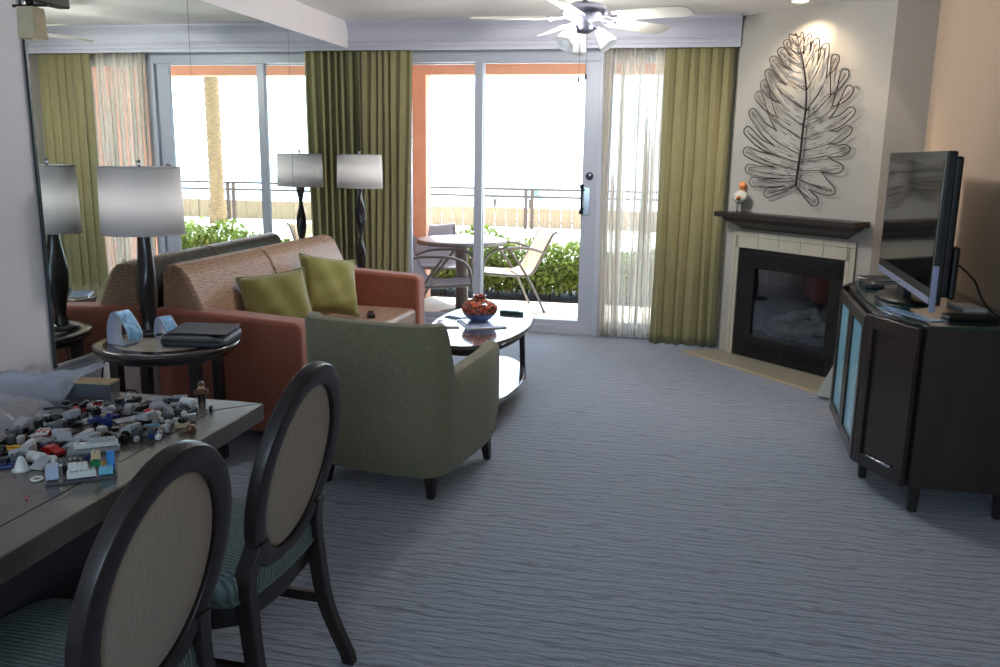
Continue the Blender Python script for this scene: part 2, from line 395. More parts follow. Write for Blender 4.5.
# ------------------------------------------------------------------ room shell
XL, XR, YB, YW, ZC, YP = -2.59, 1.43, -2.6, 6.90, 2.43, 6.52
struct('floor', MB().box(XL - .1, XR + .1, YB - .1, YW + .02, -.08, 0), M['carpet'])
struct('ceiling', MB().box(XL - .1, XR + .1, YB - .1, YW + .2, ZC, ZC + .1), M['ceiling'])
struct('wall_left', MB().box(XL - .12, XL, YB - .1, YW + .2, 0, ZC), M['wall_left'])
struct('wall_right', MB().box(XR, XR + .12, YB - .1, YW + .2, 0, ZC), M['wall_right'])
WX0, WX1, WZ0, WZ1 = -2.0, .8, .8, 2.15                                     # window added in the wall behind the viewer to fill the foreground
struct('wall_back', MB().box(XL, WX0, YB - .1, YB, 0, ZC).box(WX1, XR, YB - .1, YB, 0, ZC).box(WX0, WX1, YB - .1, YB, 0, WZ0).box(WX0, WX1, YB - .1, YB, WZ1, ZC), M['wall'])
wf = MB()
for a in (WX0, (WX0 + WX1) / 2 - .03, WX1 - .06): wf.box(a, a + .06, YB - .08, YB - .02, WZ0, WZ1)
wf.box(WX0, WX1, YB - .08, YB - .02, WZ0, WZ0 + .06).box(WX0, WX1, YB - .08, YB - .02, WZ1 - .06, WZ1)
wn = struct('fill_window', wf, M['frame'])
MB().box(WX0, WX1, YB - .055, YB - .049, WZ0, WZ1).build('pane', M['glass'], wn)
DX0, DX1, DZ = -2.32, 0.16, 2.20
struct('wall_front', MB().box(XL, DX0, YW, YW + .16, 0, ZC).box(DX1, XR, YW, YW + .16, 0, ZC).box(DX0, DX1, YW, YW + .16, DZ + .02, ZC), M['wall'])
# chimney breast with a recess for the fire
F0 = Vector((.353, 6.547)); S = 2 ** -.5
def dg(u, v): return (F0.x + S * u + S * v, F0.y - S * u + S * v)     # u along the diagonal, v into the wall
R0, R1, RZ = .135, 1.018, .812
mb = MB()
mb.prism([dg(0, 0), dg(1.19, 0), (XR, 5.705), (XR, YW), (F0.x, YW)], RZ, ZC)
mb.prism([dg(0, 0), dg(R0, 0), dg(R0, .36), (F0.x, YW)], 0, RZ)
mb.prism([dg(R1, 0), dg(1.19, 0), (XR, 5.705), (XR, 6.3), dg(R1, .36)], 0, RZ)
mb.prism([dg(R0, .36), dg(R1, .36), (XR, 6.3), (XR, YW), (F0.x, YW)], 0, RZ)
struct('wall_fireplace', mb, M['chimney'])
# pelmet with mouldings
prof = [(YP, 2.221), (YP + .03, 2.221), (YP + .03, ZC), (YP - .04, ZC), (YP - .04, 2.415), (YP - .03, 2.405), (YP - .012, 2.385), (YP, 2.36),
        (YP, 2.30), (YP - .008, 2.296), (YP - .012, 2.288), (YP - .008, 2.280), (YP, 2.276), (YP, 2.262), (YP - .006, 2.259), (YP - .008, 2.253), (YP - .006, 2.247), (YP, 2.244)]
struct('trim_1', MB().extrude(prof, 'x', XL, F0.x + .001), M['trim'])
bp = lambda x: [(x, 0), (x, .1)]
struct('baseboard_right', MB().extrude([(XR, 0), (XR, .105), (XR - .008, .1), (XR - .014, .085), (XR - .016, 0)], 'y', YB, 5.70), M['trim'])
struct('baseboard_left', MB().extrude([(XL, 0), (XL + .016, 0), (XL + .014, .085), (XL + .008, .1), (XL, .105)], 'y', YB, YW), M['trim'])

# ------------------------------------------------------------------ sliding doors (the setting)
fr = MB()
fr.box(DX0, DX1, 6.86, 7.02, 2.166, 2.222)                                  # head
fr.box(DX0, DX1, 6.86, 7.04, 0, .03).box(DX0, DX1, 6.875, 6.905, .03, .07)        # sill track
fr.box(DX0, DX0 + .06, 6.87, 7.02, 0, 2.2).box(DX1 - .06, DX1, 6.87, 7.02, 0, 2.2)
fr.box(-.664, -.584, 6.855, 7.02, 0, 2.2)                                   # jamb post
fr.box(DX0, -.6, 6.865, 6.885, 2.19, 2.26)
w1 = struct('trim_2', fr, M['frame'], bevel=.004)
def panel(name, x0, x1, y, stl, str_, z0=.04, z1=2.168):
    g = MB().box(x0 + stl, x1 - str_, y - .003, y + .003, z0 + .06, z1)
    d = g.build(name, M['glass']); d['kind'] = 'structure'
    f = MB().box(x0, x0 + stl, y - .02, y + .02, z0, z1).box(x1 - str_, x1, y - .02, y + .02, z0, z1)
    f.box(x0 + stl, x1 - str_, y - .018, y + .018, z0, z0 + .07).box(x0 + stl, x1 - str_, y - .018, y + .018, z1 - .012, z1 + .002)
    f.build('door_rail', M['frame'], d, bevel=.003); return d
d1 = panel('door_1', DX0 + .06, -1.60, 6.965, .04, .05)
d2 = panel('door_2', -1.668, -.664, 6.915, .066, .115)
d3 = panel('door_3', -.584, DX1 - .06, 6.94, .02, .04)
h = MB().tube([(-.775, 6.855, 1.205), (-.775, 6.855, 1.005)], .008, 8).box(-.79, -.76, 6.85, 6.86, 1.19, 1.225).box(-.79, -.76, 6.85, 6.86, .99, 1.02)
h.tube([(-.772, 6.86, 1.18), (-.75, 6.895, 1.18)], .006, 6).tube([(-.772, 6.86, 1.03), (-.75, 6.895, 1.03)], .006, 6)
h.build('door_handle', M['blackmetal'], d2, True)
MB().box(-.762, -.712, 6.884, 6.896, .98, 1.2).build('handle_plate', M['chrome'], d2, bevel=.003)
MB().lathe([(.03, 0), (.032, .006), (.02, .016), (.003, .018)], 16, (-.72, 6.895, 1.29), mtx=Matrix.Rotation(PI / 2, 3, 'X')).build('door_lock', M['pewter'], d2, True)

# ------------------------------------------------------------------ wall mirrors
MZ0, MZ1 = .535, 2.232
segs = [(3.085, 4.268), (4.271, 5.455), (5.458, 6.86)]
lab = ['wall mirror panel nearest the dining table, with the dark upright edge', 'middle wall mirror panel, behind the sofa between the two dark seams',
       'wall mirror panel that meets the window wall beside the floor lamp']
for (a, b), l in zip(segs, lab):
    t = thing('wall_mirror', l, 'mirror', (XL, (a + b) / 2, MZ0), 0, 'wall mirror panels')
    hw = (b - a) / 2
    MB().box(.0005, .007, -hw, hw, 0, MZ1 - MZ0).build('mirror_glass', M['mirror'], t)
    MB().box(.0005, .012, -hw, hw, -.014, 0).build('bottom_channel', M['fan_white'], t)  # white stands in for the bright reflection along the chrome channel
    if a < 3.1: MB().box(.0005, .012, -hw - .012, -hw, -.012, MZ1 - MZ0).build('edge_trim', M['seam'], t)
    else: MB().box(.0005, .0076, -hw - .003, -hw, 0, MZ1 - MZ0).build('seam_strip', M['seam'], t)

# ------------------------------------------------------------------ curtains
def curtain(name, label, m, x0t, x1t, x0b, x1b, yt, yb, n, amp, z0, z1, ph=0.0, nu=220, grp=None, jit=.35):
    rr = random.Random(len(label) + n)
    js = [rr.uniform(-jit, jit) for _ in range(n + 2)]; am = [rr.uniform(.55, 1.25) for _ in range(n + 2)]
    def fn(u, v):
        k = u * n; i = int(min(k, n - 1e-6)); fcl = k - i
        e = fcl * fcl * (3 - 2 * fcl)
        jj = js[i] * (1 - e) + js[i + 1] * e; aa = am[i] * (1 - e) + am[i + 1] * e
        x0 = x0t + (x0b - x0t) * (1 - v) ** 1.4; x1 = x1t + (x1b - x1t) * (1 - v) ** 1.4
        w = 2 * PI * (k + jj * .6 * (0.6 + .4 * (1 - v))) + ph
        a = amp * aa * (0.55 + 0.45 * (1 - v))
        y = yt + (yb - yt) * (1 - v) + a * math.sin(w) + .006 * math.sin(5 * v + 9 * u)
        x = x0 + (x1 - x0) * u + .35 * a * math.sin(2 * w + .7) + .006 * math.sin(4.2 * v + 11 * u)
        return (x, y, z0 + (z1 - z0) * v)
    t = thing(name, label, 'curtain', ((x0t + x1t) / 2, yt, z0))
    mb = MB().grid(fn, nu, 26)
    mb.v = [(a - t.location.x, b - t.location.y, c - z0) for a, b, c in mb.v]
    mb.build('drape', m, t, True, solid=.003)
    MB().tube([(x0t - t.location.x, 0, z1 - z0 + .02), (x1t - t.location.x, 0, z1 - z0 + .02)], .012, 8).build('curtain_rod', M['frame'], t, True)
    return t
curtain('curtain', 'olive green curtain gathered in the corner behind the floor lamp', M['curtain'], -2.578, -2.135, -2.578, -2.175, 6.70, 6.70, 7, .028, .02, 2.33, .4)
curtain('curtain', 'wide olive green curtain beside the fireplace', M['curtain'], -.17, .33, -.185, .335, 6.665, 6.65, 6, .040, .015, 2.33, 1.1)
curtain('sheer_curtain', 'translucent white sheer curtain between the sliding door and the green drape', M['sheer'], -.63, -.10, -.60, -.10, 6.79, 6.80, 13, .022, .02, 2.33, .2, 280)

# ------------------------------------------------------------------ fireplace
FR = -PI / 4
def dthing(name, label, cat, u, v, z, **k):
    x, y = dg(u, v); return thing(name, label, cat, (x, y, z), FR, **k)
# tile surround
t = dthing('tile_surround', 'cream tile surround framing the black fireplace', 'fireplace surround', 0, 0, 0)
U0, U1, ZT = .073, 1.088, .935
b = MB().box(U0, R0, -.012, 0, .012, ZT).box(R1, U1, -.012, 0, .012, ZT).box(R0, R1, -.012, 0, RZ, ZT)
b.build('grout_bed', M['grout'], t)
g = .0025; tl = MB()
def tb(x0, x1, z0, z1): tl.box(x0 + g / 2, x1 - g / 2, -.016, -.0121, z0 + g / 2, z1 - g / 2)
xs = [R0 - .01 + i * (R1 - R0 + .02) / 5 for i in range(6)]
for i in range(5): tb(xs[i], xs[i + 1], RZ, .895)
tb(U0, xs[0], .895, ZT); tb(xs[5], U1, .895, ZT)
for i in range(5): tb(xs[i], xs[i + 1], .895, ZT)
for (a, c) in ((U0, R0 - .01 - .022), (R1 + .01 + .022, U1)):
    zz = [.012, .18, .36, .54, .72, .895]
    for i in range(5): tb(min(a, c), max(a, c), zz[i], zz[i + 1])
for (a, c) in ((R0 - .032, R0), (R1, R1 + .032)):
    for i in range(5): tb(a, c, [.012, .18, .36, .54, .72][i], [.18, .36, .54, .72, .895 if False else .81][i])
tl.build('tile', M['tile'], t, bevel=.0012, seg=1)
# hearth slab
h0, h1 = Vector((.085, 6.457)), Vector((.945, 5.44))
he = MB().prism([tuple(h0), tuple(h1), (1.2, 5.55), (1.19, 5.70), dg(R1, 0), dg(R1, .01), dg(R0, .01), dg(R0, 0), dg(0, 0)], .001, .016)
hd = thing('hearth', 'low cream tile hearth on the carpet in front of the fireplace', 'hearth', (0, 0, 0))
fix_normals(he.build('slab', M['hearth'], hd))
n_ = (h1 - h0).normalized(); o_ = Vector((n_.y, -n_.x)) * -1
q0, q1 = h0, h1
off = Vector((-n_.y, n_.x)) * .003
eb = MB().prism([tuple(h0 - off * 2), tuple(h1 - off * 2), tuple(h1), tuple(h0)], .001, .018)
fix_normals(eb.build('edge_strip', M['brass'], hd)); 
# gas fire insert
t = dthing('fireplace', 'black gas fireplace insert with log set behind glass', 'fireplace', (R0 + R1) / 2, 0, .018)
w = (R1 - R0) / 2 - .004; hz = RZ - .022
fm = MB().box(-w, w, -.014, .01, .655, hz).box(-w, w, -.014, .01, 0, .16)
fm.box(-w, -w + .15, -.012, .01, .16, .655).box(w - .10, w, -.012, .01, .16, .655)
fm.build('frame', M['blackmetal'], t, bevel=.004)
lv = MB()
for i in range(7): lv.bar((-w + .02, -.018, .672 + i * .016), (w - .02, -.018, .672 + i * .016), .010, .007)
lv.build('top_louvre', M['black'], t)
lv = MB()
for i in range(5): lv.bar((-w + .1, -.018, .05 + i * .016), (-.02, -.018, .05 + i * .016), .010, .006).bar((.02, -.018, .05 + i * .016), (w - .08, -.018, .05 + i * .016), .010, .006)
lv.build('bottom_louvre', M['blackmetal'], t)
iw0, iw1 = -w + .15, w - .10
bx = MB().box(-w, w, .30, .33, 0, hz).box(-w, -w + .02, .01, .30, 0, hz).box(w - .02, w, .01, .30, 0, hz).box(-w, w, .01, .30, .13, .16).box(-w, w, .01, .30, .655, .68)
bx.build('firebox_lining', M['firebox'], t)
MB().box(iw0, iw1, .0, .004, .16, .655).build('fire_glass', M['fireglass'], t)
rr = random.Random(4)
MB().grid(lambda u, v: (iw0 + .005 + (iw1 - iw0 - .01) * u, .03 + .24 * v, .175 + .035 * math.sin(PI * v) * (0.6 + .4 * math.sin(9 * u)) + rr.uniform(0, .018)), 40, 16).build('ember_bed', M['ember'], t)
for (x0, y0, z0, x1, y1, z1, r) in ((-.24, .20, .25, .26, .22, .27, .055), (-.20, .09, .23, .12, .14, .25, .045), (.0, .10, .24, .25, .12, .30, .038), (-.14, .10, .29, .06, .24, .37, .034), (.22, .09, .28, .06, .24, .38, .03)):
    n = 9; P = [Vector((x0, y0, z0)).lerp(Vector((x1, y1, z1)), i / (n - 1)) + Vector((0, rr.uniform(-.008, .008), rr.uniform(-.008, .008))) for i in range(n)]
    MB().tube(P, [r * rr.uniform(.82, 1.1) for _ in range(n)], 9).build('log', M['log'], t, True)
# mantel shelf
t = dthing('mantel_shelf', 'dark wood mantel shelf above the fireplace', 'mantel', .585, 0, .95)
levels = [(0, .02, .49), (.012, .03, .50), (.03, .055, .535), (.05, .095, .575), (.068, .115, .60), (.08, .12, .605), (.082, .155, .64), (.088, .165, .65), (.115, .165, .65), (.12, .16, .645)]
v = []; f = []
for z, d_, hw in [(a, b, c * .89) for a, b, c in levels]: v += [(-hw, -.001, z), (-hw, -d_, z), (hw, -d_, z), (hw, -.001, z)]
for i in range(len(levels) - 1):
    for k in range(4): f.append((4 * i + k, 4 * i + (k + 1) % 4, 4 * i + 4 + (k + 1) % 4, 4 * i + 4 + k))
f += [(3, 2, 1, 0), tuple(4 * (len(levels) - 1) + k for k in range(4))]
fix_normals(MB().add(v[:28], f[:24] + [(3, 2, 1, 0), (24, 25, 26, 27)]).build('moulding', M['mantel'], t))
fix_normals(MB().box(-.575, .575, -.165, -.001, .0825, .12).build('shelf_board', M['mantel'], t, bevel=.004))
# bird figurine
t = dthing('bird_figurine', 'grey shorebird figurine with an orange head standing on the mantel shelf', 'figurine', .165, -.075, 1.07, rot=(0, 0, FR + .5))
MB().grid(lambda u, v: ((.052 * math.sin(PI * v) ** .7) * math.cos(2 * PI * u) * (1.0), -.065 + .13 * v, .105 + .03 * (v - .5) + .048 * math.sin(PI * v) ** .7 * math.sin(2 * PI * u)), 16, 12, True).build('body', M['birdgrey'], t, True)
MB().tube(crom([(.0, .045, .13), (.0, .052, .16), (0, .045, .18)], 5), [.022, .02, .019, .018, .018, .018, .018, .018, .018, .018, .018], 10).build('neck', M['birdorange'], t, True)
hd_ = MB().sphere((0, .045, .188), .026, 14, 9, 1, 1.15, 1).build('head', M['birdorange'], t, True)
MB().tube([(0, .07, .186), (0, .10, .18), (0, .125, .172)], [.006, .004, .001], 6).build('beak', M['black'], t, True)
MB().tube([(0, -.05, .10), (0, -.10, .105)], [.02, .004], 8).build('tail', M['birdorange'], t, True)
for sx in (-1, 1): MB().sphere((sx * .044, -.008, .108), .03, 10, 8, .35, 1.4, .9).build('wing', M['birdgrey'], t, True)
for sx in (-1, 1): MB().tube([(sx * .016, 0, .075), (sx * .016, .004, .002), (sx * .016, .022, .002)], .0035, 6).build('leg', M['bronze'], t, True)

# ------------------------------------------------------------------ leaf wall sculpture
t = dthing('leaf_sculpture', 'large bronze wire leaf sculpture hanging on the chimney wall', 'wall art', .53, -.03, 1.15)
# rib, finger tips, slits between the fingers and vein roots, in metres in the plane of the leaf (across, up)
RB = [(-.033, 1.106), (-.002, 1.04), (.024, .972), (.055, .879), (.086, .744), (.094, .616), (.086, .501), (.084, .355), (.074, .24), (.067, .121)]
TL = [(-.076, 1.103), (-.116, 1.064), (-.161, 1.016), (-.221, .966), (-.252, .883), (-.283, .813), (-.323, .739), (-.368, .624), (-.403, .498), (-.396, .353), (-.368, .227), (-.321, .134), (-.184, .056)]
SL = [(-.033, 1.106), (-.057, 1.033), (-.033, .954), (-.067, .884), (-.082, .788), (-.12, .672), (-.13, .577), (-.133, .491), (-.142, .389), (-.149, .33), (-.127, .243), (-.064, .165), (-.026, .115), (.067, .121)]
JL = [(.004, 1.02), (.024, .972), (.055, .879), (.085, .74), (.094, .616), (.085, .516), (.077, .433), (.07, .332), (.07, .279), (.067, .227), (.063, .187), (.063, .154), (.065, .127)]
TR = [(.024, 1.106), (.086, 1.091), (.15, 1.055), (.225, 1.019), (.307, .943), (.391, .842), (.437, .738), (.466, .604), (.458, .489), (.457, .366), (.421, .248), (.378, .095), (.256, .012)]
SR = [(-.033, 1.106), (.042, 1.048), (.092, .977), (.156, .905), (.232, .816), (.275, .697), (.294, .628), (.294, .56), (.296, .479), (.305, .397), (.303, .315), (.264, .219), (.182, .102), (.067, .121)]
JR = [(.002, 1.03), (.024, .972), (.055, .879), (.09, .743), (.099, .609), (.097, .552), (.086, .501), (.086, .43), (.084, .355), (.076, .293), (.075, .227), (.069, .174), (.067, .121)]
V3 = lambda q, y=0.0: Vector((q[0], y, q[1]))
rib = crom([V3(q) for q in RB], 8)
MB().tube(rib, [.0032 + .0062 * i / len(rib) for i in range(len(rib))], 8).build('midrib', M['bronze'], t, True)
def ribat(s):
    k = s * (len(rib) - 1); i = int(min(k, len(rib) - 2)); return rib[i].lerp(rib[i + 1], k - i)
rl = random.Random(9)
for sg, T_, S_, J_ in ((-1, TL, SL, JL), (1, TR, SR, JR)):
    for i in range(len(T_)):
        tip = V3(T_[i], -.008); s0 = V3(S_[i], -.004); s1 = V3(S_[i + 1], -.004); jn = V3(J_[i])
        ax = (tip - jn); L_ = ax.length; ax.normalize(); pr = Vector((-ax.z, 0, ax.x))
        if pr.dot(s0 - tip) < 0: pr = -pr
        w = min(.033, .13 * L_ + .008)
        sag = Vector((0, 0, -.085 * L_)) if i < 9 else Vector((0, 0, -.03 * L_))
        b0 = tip - ax * .030 + pr * w; b1 = tip - ax * .034 - pr * w
        up_ = [s0 + ax * .004, s0.lerp(b0, .5) + sag * .45, b0, tip + pr * w * .35, tip - pr * w * .35, b1, s1.lerp(b1, .5) + sag * .45, s1 + ax * .004, s1 - ax * .008 - pr * .004]
        if i in (0, 12): up_ = up_[:-1]
        lobe = MB().tube(crom(up_, 6), .0034, 6).build('leaf_lobe', M['bronze'], t, True)
        vein = crom([tip - ax * .02, tip.lerp(jn, .45) + sag * .95, tip.lerp(jn, .8) + sag * .5, jn], 7)
        vm = MB().tube(vein, [.0018 + .0016 * k / len(vein) for k in range(len(vein))], 5)
        nxt = V3(J_[min(i + 1, len(J_) - 1)])
        for k in range(26):                                   # short strokes of fine wire lying along the vein
            q = rl.uniform(.02, .9); off = rl.uniform(-1, 1)
            c0 = vein[int((1 - q) * (len(vein) - 1))]; q2 = min(1.0, q + rl.uniform(.07, .16)); c1 = vein[int((1 - q2) * (len(vein) - 1))]
            wd = (.022 + .05 * (1 - q) * .9) * off
            wd2 = (.022 + .05 * (1 - q2) * .9) * off
            if (c1 - c0).length < .006: continue
            vm.tube([c0 + pr * wd * .75 + Vector((0, .002, 0)), c1 + pr * wd2 * .75 + Vector((0, .002, 0))], .0011, 4)
        vm.build('leaf_vein', M['bronze'], lobe, True)
for (a_, b_) in ((.15, .2), (-.15, .55), (.12, .85)):
    pt = ribat(b_); MB().tube([pt, (pt.x, .0295, pt.z)], .004, 6).build('wall_stud', M['bronze'], t, True)

# ------------------------------------------------------------------ recessed ceiling lights
for (x, y, l, e) in ((.67, 5.98, 'recessed ceiling light above the leaf sculpture', 34.0), (1.08, 5.25, 'recessed ceiling light over the television corner, near the right wall', 10.0)):
    t = thing('recessed_light', l, 'ceiling light', (x, y, ZC))
    MB().lathe([(.052, .001), (.052, -.006), (.075, -.006), (.08, .001)], 28, caps=False).build('trim_ring', M['fan_white'], t, True)
    MB().lathe([(.001, -.0015), (.052, -.0015), (.052, -.001), (.001, -.001)], 24).build('lamp_lens', M['dropcan'], t, True)
    ld = bpy.data.lights.new('lamp_beam', 'SPOT'); ld.energy = e; ld.color = (1.0, .78, .55); ld.spot_size = math.radians(132 if x < 1 else 75); ld.spot_blend = 1.0 if x < 1 else .25; ld.shadow_soft_size = .0012 if x < 1 else .03
    lo = bpy.data.objects.new('lamp_beam', ld); C.objects.link(lo); lo.parent = t; lo.location = (0, 0, -.008)
    if x < 1:
        MB().lathe([(.0003, -.0165), (.0030, -.0165), (.0030, -.016), (.0003, -.016)], 20).build('beam_blocker', M['black'], t)  # unseen disc added to block the middle of the beam on the wall
        for k in range(2): MB().tube([((-1) ** k * .0025, 0, -.0162), ((-1) ** k * .055, 0, -.005)], .0003, 4).build('blocker_wire', M['steel'], t)
    lo.rotation_euler = (0, 0, 0) if x < 1 else (math.radians(14), math.radians(12), 0)

# ------------------------------------------------------------------ sofa
t = thing('sofa', 'rust coloured two-seat sofa with patterned brown back cushions against the mirror', 'sofa', (-2.145, 4.665, 0), -.035)
MB().box(-.34, .37, -.78, .78, .07, .29).build('base', M['rust'], t, bevel=.02, seg=3)
for y0, y1 in ((-.935, -.775), (.785, .925)):
    a = MB().extrude([(-.375, .07), (.425, .07), (.43, .60), (.41, .640), (-.30, .675), (-.375, .67)], 'y', y0, y1).build('arm', M['rust'], t, bevel=.028, seg=4)
    fix_normals(a)
for y0, y1 in ((-.772, .018), (.022, .782)):
    fix_normals(MB().box(-.10, .415, y0, y1, .285, .425).build('seat_cushion', M['sofa_seat'], t, bevel=.035, seg=4))
for y0, y1 in ((-.905, -.087), (-.083, .85)):
    pr = [(-.03, .40), (-.05, .50), (-.125, .70), (-.19, .835), (-.225, .878), (-.265, .893), (-.31, .885), (-.335, .85), (-.345, .60), (-.345, .40)]
    fix_normals(MB().extrude(pr, 'y', y0, y1).build('back_cushion', M['sofa_back'], t, bevel=.022, seg=3))
for x in (-.32, .36):
    for y in (-.85, .85): MB().lathe([(.022, 0), (.03, .07)], 12, (x, y, 0)).build('leg', M['wood'], t, True)

def pillow(name, label, loc, rot, s=.40, th=.075, group=None):
    t = thing(name, label, 'pillow', loc, rot=rot)
    n = 18; mb = MB()
    def P(u, v, sg):
        x = 2 * u - 1; y = 2 * v - 1
        k = 1 + .05 * (abs(x) ** 3) * (abs(y) ** 3) - .05 * ((1 - x * x) * (abs(y) ** 2) + (1 - y * y) * (abs(x) ** 2)) * .6
        e = max(0, (1 - x ** 4)) ** .55 * max(0, (1 - y ** 4)) ** .55
        wr = .006 * math.sin(7 * x + 3 * y) * e + .005 * math.sin(9 * y - 4 * x) * e
        return (x * s / 2 * k, sg * (th * e) + wr, y * s / 2 * k)
    mb.grid(lambda u, v: P(u, v, 1), n, n); mb.grid(lambda u, v: P(u, v, -1), n, n)
    o = mb.build('cushion', M['pillow'], t, True)
    bm = bmesh.new(); bm.from_mesh(o.data); bmesh.ops.remove_doubles(bm, verts=bm.verts, dist=1e-5); bmesh.ops.recalc_face_normals(bm, faces=bm.faces); bm.to_mesh(o.data); bm.free()
    edge = crom([P(u, v, 0) for u, v in [(i / 8, 0) for i in range(8)] + [(1, i / 8) for i in range(8)] + [(1 - i / 8, 1) for i in range(8)] + [(0, 1 - i / 8) for i in range(8)]], 2, True)
    MB().tube(edge, .005, 6, True).build('piping', M['pillow'], t, True)
    return t
pillow('throw_pillow', 'olive green throw pillow on the sofa nearer the table lamp', (-2.10, 4.20, .635), (math.radians(-26), math.radians(-6), math.radians(40)), s=.35)
pillow('throw_pillow', 'olive green throw pillow leaning near the far sofa arm', (-2.10, 4.90, .635), (math.radians(-26), math.radians(10), math.radians(48)), s=.36)

# ------------------------------------------------------------------ round side table and lamp
t = thing('side_table', 'round dark wood side table with pale inset top beside the sofa arm', 'side table', (-2.20, 3.325, 0))
ST = .615
MB().lathe([(.27, ST - .055), (.278, ST - .052), (.278, ST - .03), (.303, ST - .028), (.310, ST - .018), (.310, ST - .006), (.304, ST), (.225, ST), (.225, ST - .03)], 56, caps=False).build('tabletop_rim', M['darkgloss'], t, True)
MB().lathe([(.001, ST - .008), (.2249, ST - .008), (.2249, ST - .0015), (.001, ST - .0015)], 48, caps=False).build('inset_top', M['stone_inset'], t)
for k in range(4):
    a = PI / 4 + k * PI / 2 + .25
    c = Vector((.235 * math.cos(a), .235 * math.sin(a), 0))
    MB().box(c.x - .022, c.x + .022, c.y - .022, c.y + .022, 0, ST - .031).build('leg', M['wood'], t, bevel=.005)

def oval_lamp(name, label, loc, zb, z0, z1, hw, hd, prof, rz=0.0):
    t = thing(name, label, 'lamp', loc, rz)
    n = 56
    sh = MB().lathe([(1.0, z0), (.985, z0 + (z1 - z0) * .5), (.965, z1)], n, (0, 0, 0), hw, hd, caps=False)
    s_ = sh.build('lamp_shade', M['shade'], t, True, solid=.003)
    for z, k in ((z0 + .002, 1.0), (z1 - .002, .966)):
        MB().tube([(hw * k * math.cos(2 * PI * i / 40), hd * k * math.sin(2 * PI * i / 40), z) for i in range(40)], .0035, 6, True).build('shade_trim', M['shade'], s_, True)
    # turned, twisted body
    def body(u, v):
        z = zb + (z0 + .02 - zb) * v
        r, q, tw = prof(v); a = 2 * PI * u
        x = r * (1 + q) * math.cos(a); y = r * (1 - q) * math.sin(a)
        return (x * math.cos(tw) - y * math.sin(tw), x * math.sin(tw) + y * math.cos(tw), z)
    MB().grid(body, 18, 60, True).build('lamp_body', M['lampwood'], t, True)
    MB().tube([(0, 0, z0), (0, 0, z1 + .012)], .006, 8).build('stem', M['steel'], t, True)
    sp = MB()
    for k in range(3):
        a = 2 * PI * k / 3; sp.tube([(0, 0, z1 - .01), (hw * .955 * math.cos(a), hd * .955 * math.sin(a), z1 - .006)], .0025, 5)
    sp.build('spider', M['steel'], t, True)
    MB().sphere((0, 0, z1 + .018), .011, 10, 8).build('finial', M['steel'], t, True)
    MB().sphere((0, 0, (z0 + z1) / 2), .03, 14, 10, 1, 1, 1.3).build('bulb', M['frostglass'], t, True)
    for q in (-.55, 0, .55):
        ld = bpy.data.lights.new('shade_fill', 'POINT'); ld.energy = .6; ld.color = (.97, .97, 1); ld.shadow_soft_size = .07  # added low lights that brighten the shade from inside
        lo = bpy.data.objects.new('shade_fill', ld); C.objects.link(lo); lo.parent = t; lo.location = (hw * q, 0, (z0 + z1) / 2)
    return t
def p1(v):
    r = .026 + .020 * math.sin(PI * min(1, v * 1.05)) ** 2 + (.012 * max(0, .1 - v) / .1)
    return (r, .12, v * 3.2)
L1 = oval_lamp('table_lamp', 'table lamp with white oval shade standing on the round side table', (-2.35, 3.42, ST), .022, .457, .757, .176, .105, p1, .5)
MB().lathe([(.068, 0), (.07, .008), (.06, .018), (.035, .026)], 32).build('lamp_base', M['lampwood'], L1, True)
def p2(v):
    return (.027, .42, v * PI * 3.6 + .6)
L2 = oval_lamp('floor_lamp', 'floor lamp with twisted dark pole and white oval shade in the far corner', (-2.345, 6.08, 0), .03, 1.187, 1.432, .178, .105, p2, -.05)
MB().lathe([(.14, 0), (.145, .012), (.10, .024), (.045, .034)], 36).build('lamp_base', M['lampwood'], L2, True)

# folio and card stands on the side table
t = thing('leather_pouch', 'dark grey leather pouch lying on the round side table', 'pouch', (-2.045, 3.345, ST + .0), .12)
def folio(u, v):
    a = 2 * PI * u; x = (abs(math.cos(a)) ** .35) * math.copysign(1, math.cos(a)); y = (abs(math.sin(a)) ** .35) * math.copysign(1, math.sin(a))
    z = v
    k = [0.955, 1.0, 1.0, .985, .95, .0][min(5, int(round(v * 5)))]
    zz = [0.001, .008, .022, .036, .043, .043][min(5, int(round(v * 5)))]
    return (x * .15 * k, y * .125 * k, zz + (.010 * y * k if v > .3 else 0) + (.004 * math.sin(9 * x + 5 * y) if v > .7 else 0))
MB().grid(folio, 40, 5, True).build('pouch_body', M['leather'], t, True)
MB().tube([(-.13, -.124, .026), (.13, -.124, .026)], .003, 6).build('zip', M['black'], t, True)
MB().box(-.13, .135, -.06, .118, .050, .0535).build('flap', M['leather'], t, bevel=.002, rot=(.075, 0, 0))
def tent(label, loc, rz, hgt, wid, m2):
    t = thing('card_stand', label, 'card stand', loc, rz)
    Q = [(-.035, .001), (-.055, .02), (-.05, .05), (-.02, .09), (.0, .105), (.02, .095), (.036, .06), (.04, .02), (.036, .001)]
    k = hgt / .105
    P = crom([(0, a * k, b * k) for a, b in Q], 5)
    mb = MB(); mb.grid(lambda u, v: (wid * (u - .5), P[int(round(v * (len(P) - 1)))].y, P[int(round(v * (len(P) - 1)))].z), 1, len(P) - 1)
    mb.build('bent_card', M['acrylic'], t, True, solid=.002)
    n = len(P) * 5 // 9
    P2 = P[int(len(P) * .04):int(len(P) * .5)]
    mb = MB(); mb.grid(lambda u, v: ((wid - .008) * (u - .5), P2[int(round(v * (len(P2) - 1)))].y - .0022, P2[int(round(v * (len(P2) - 1)))].z + .0012), 1, len(P2) - 1)
    mb.build('printed_face', m2, t, True)
    MB().box(-wid / 2, wid / 2, -.034 * k, .034 * k, .0005, .003).build('foot', M['acrylic'], t)
    return t
tent('larger bent card stand with pale blue print at the left of the side table', (-2.345, 3.215, ST), 1.3, .145, .075, M['cardblue'])
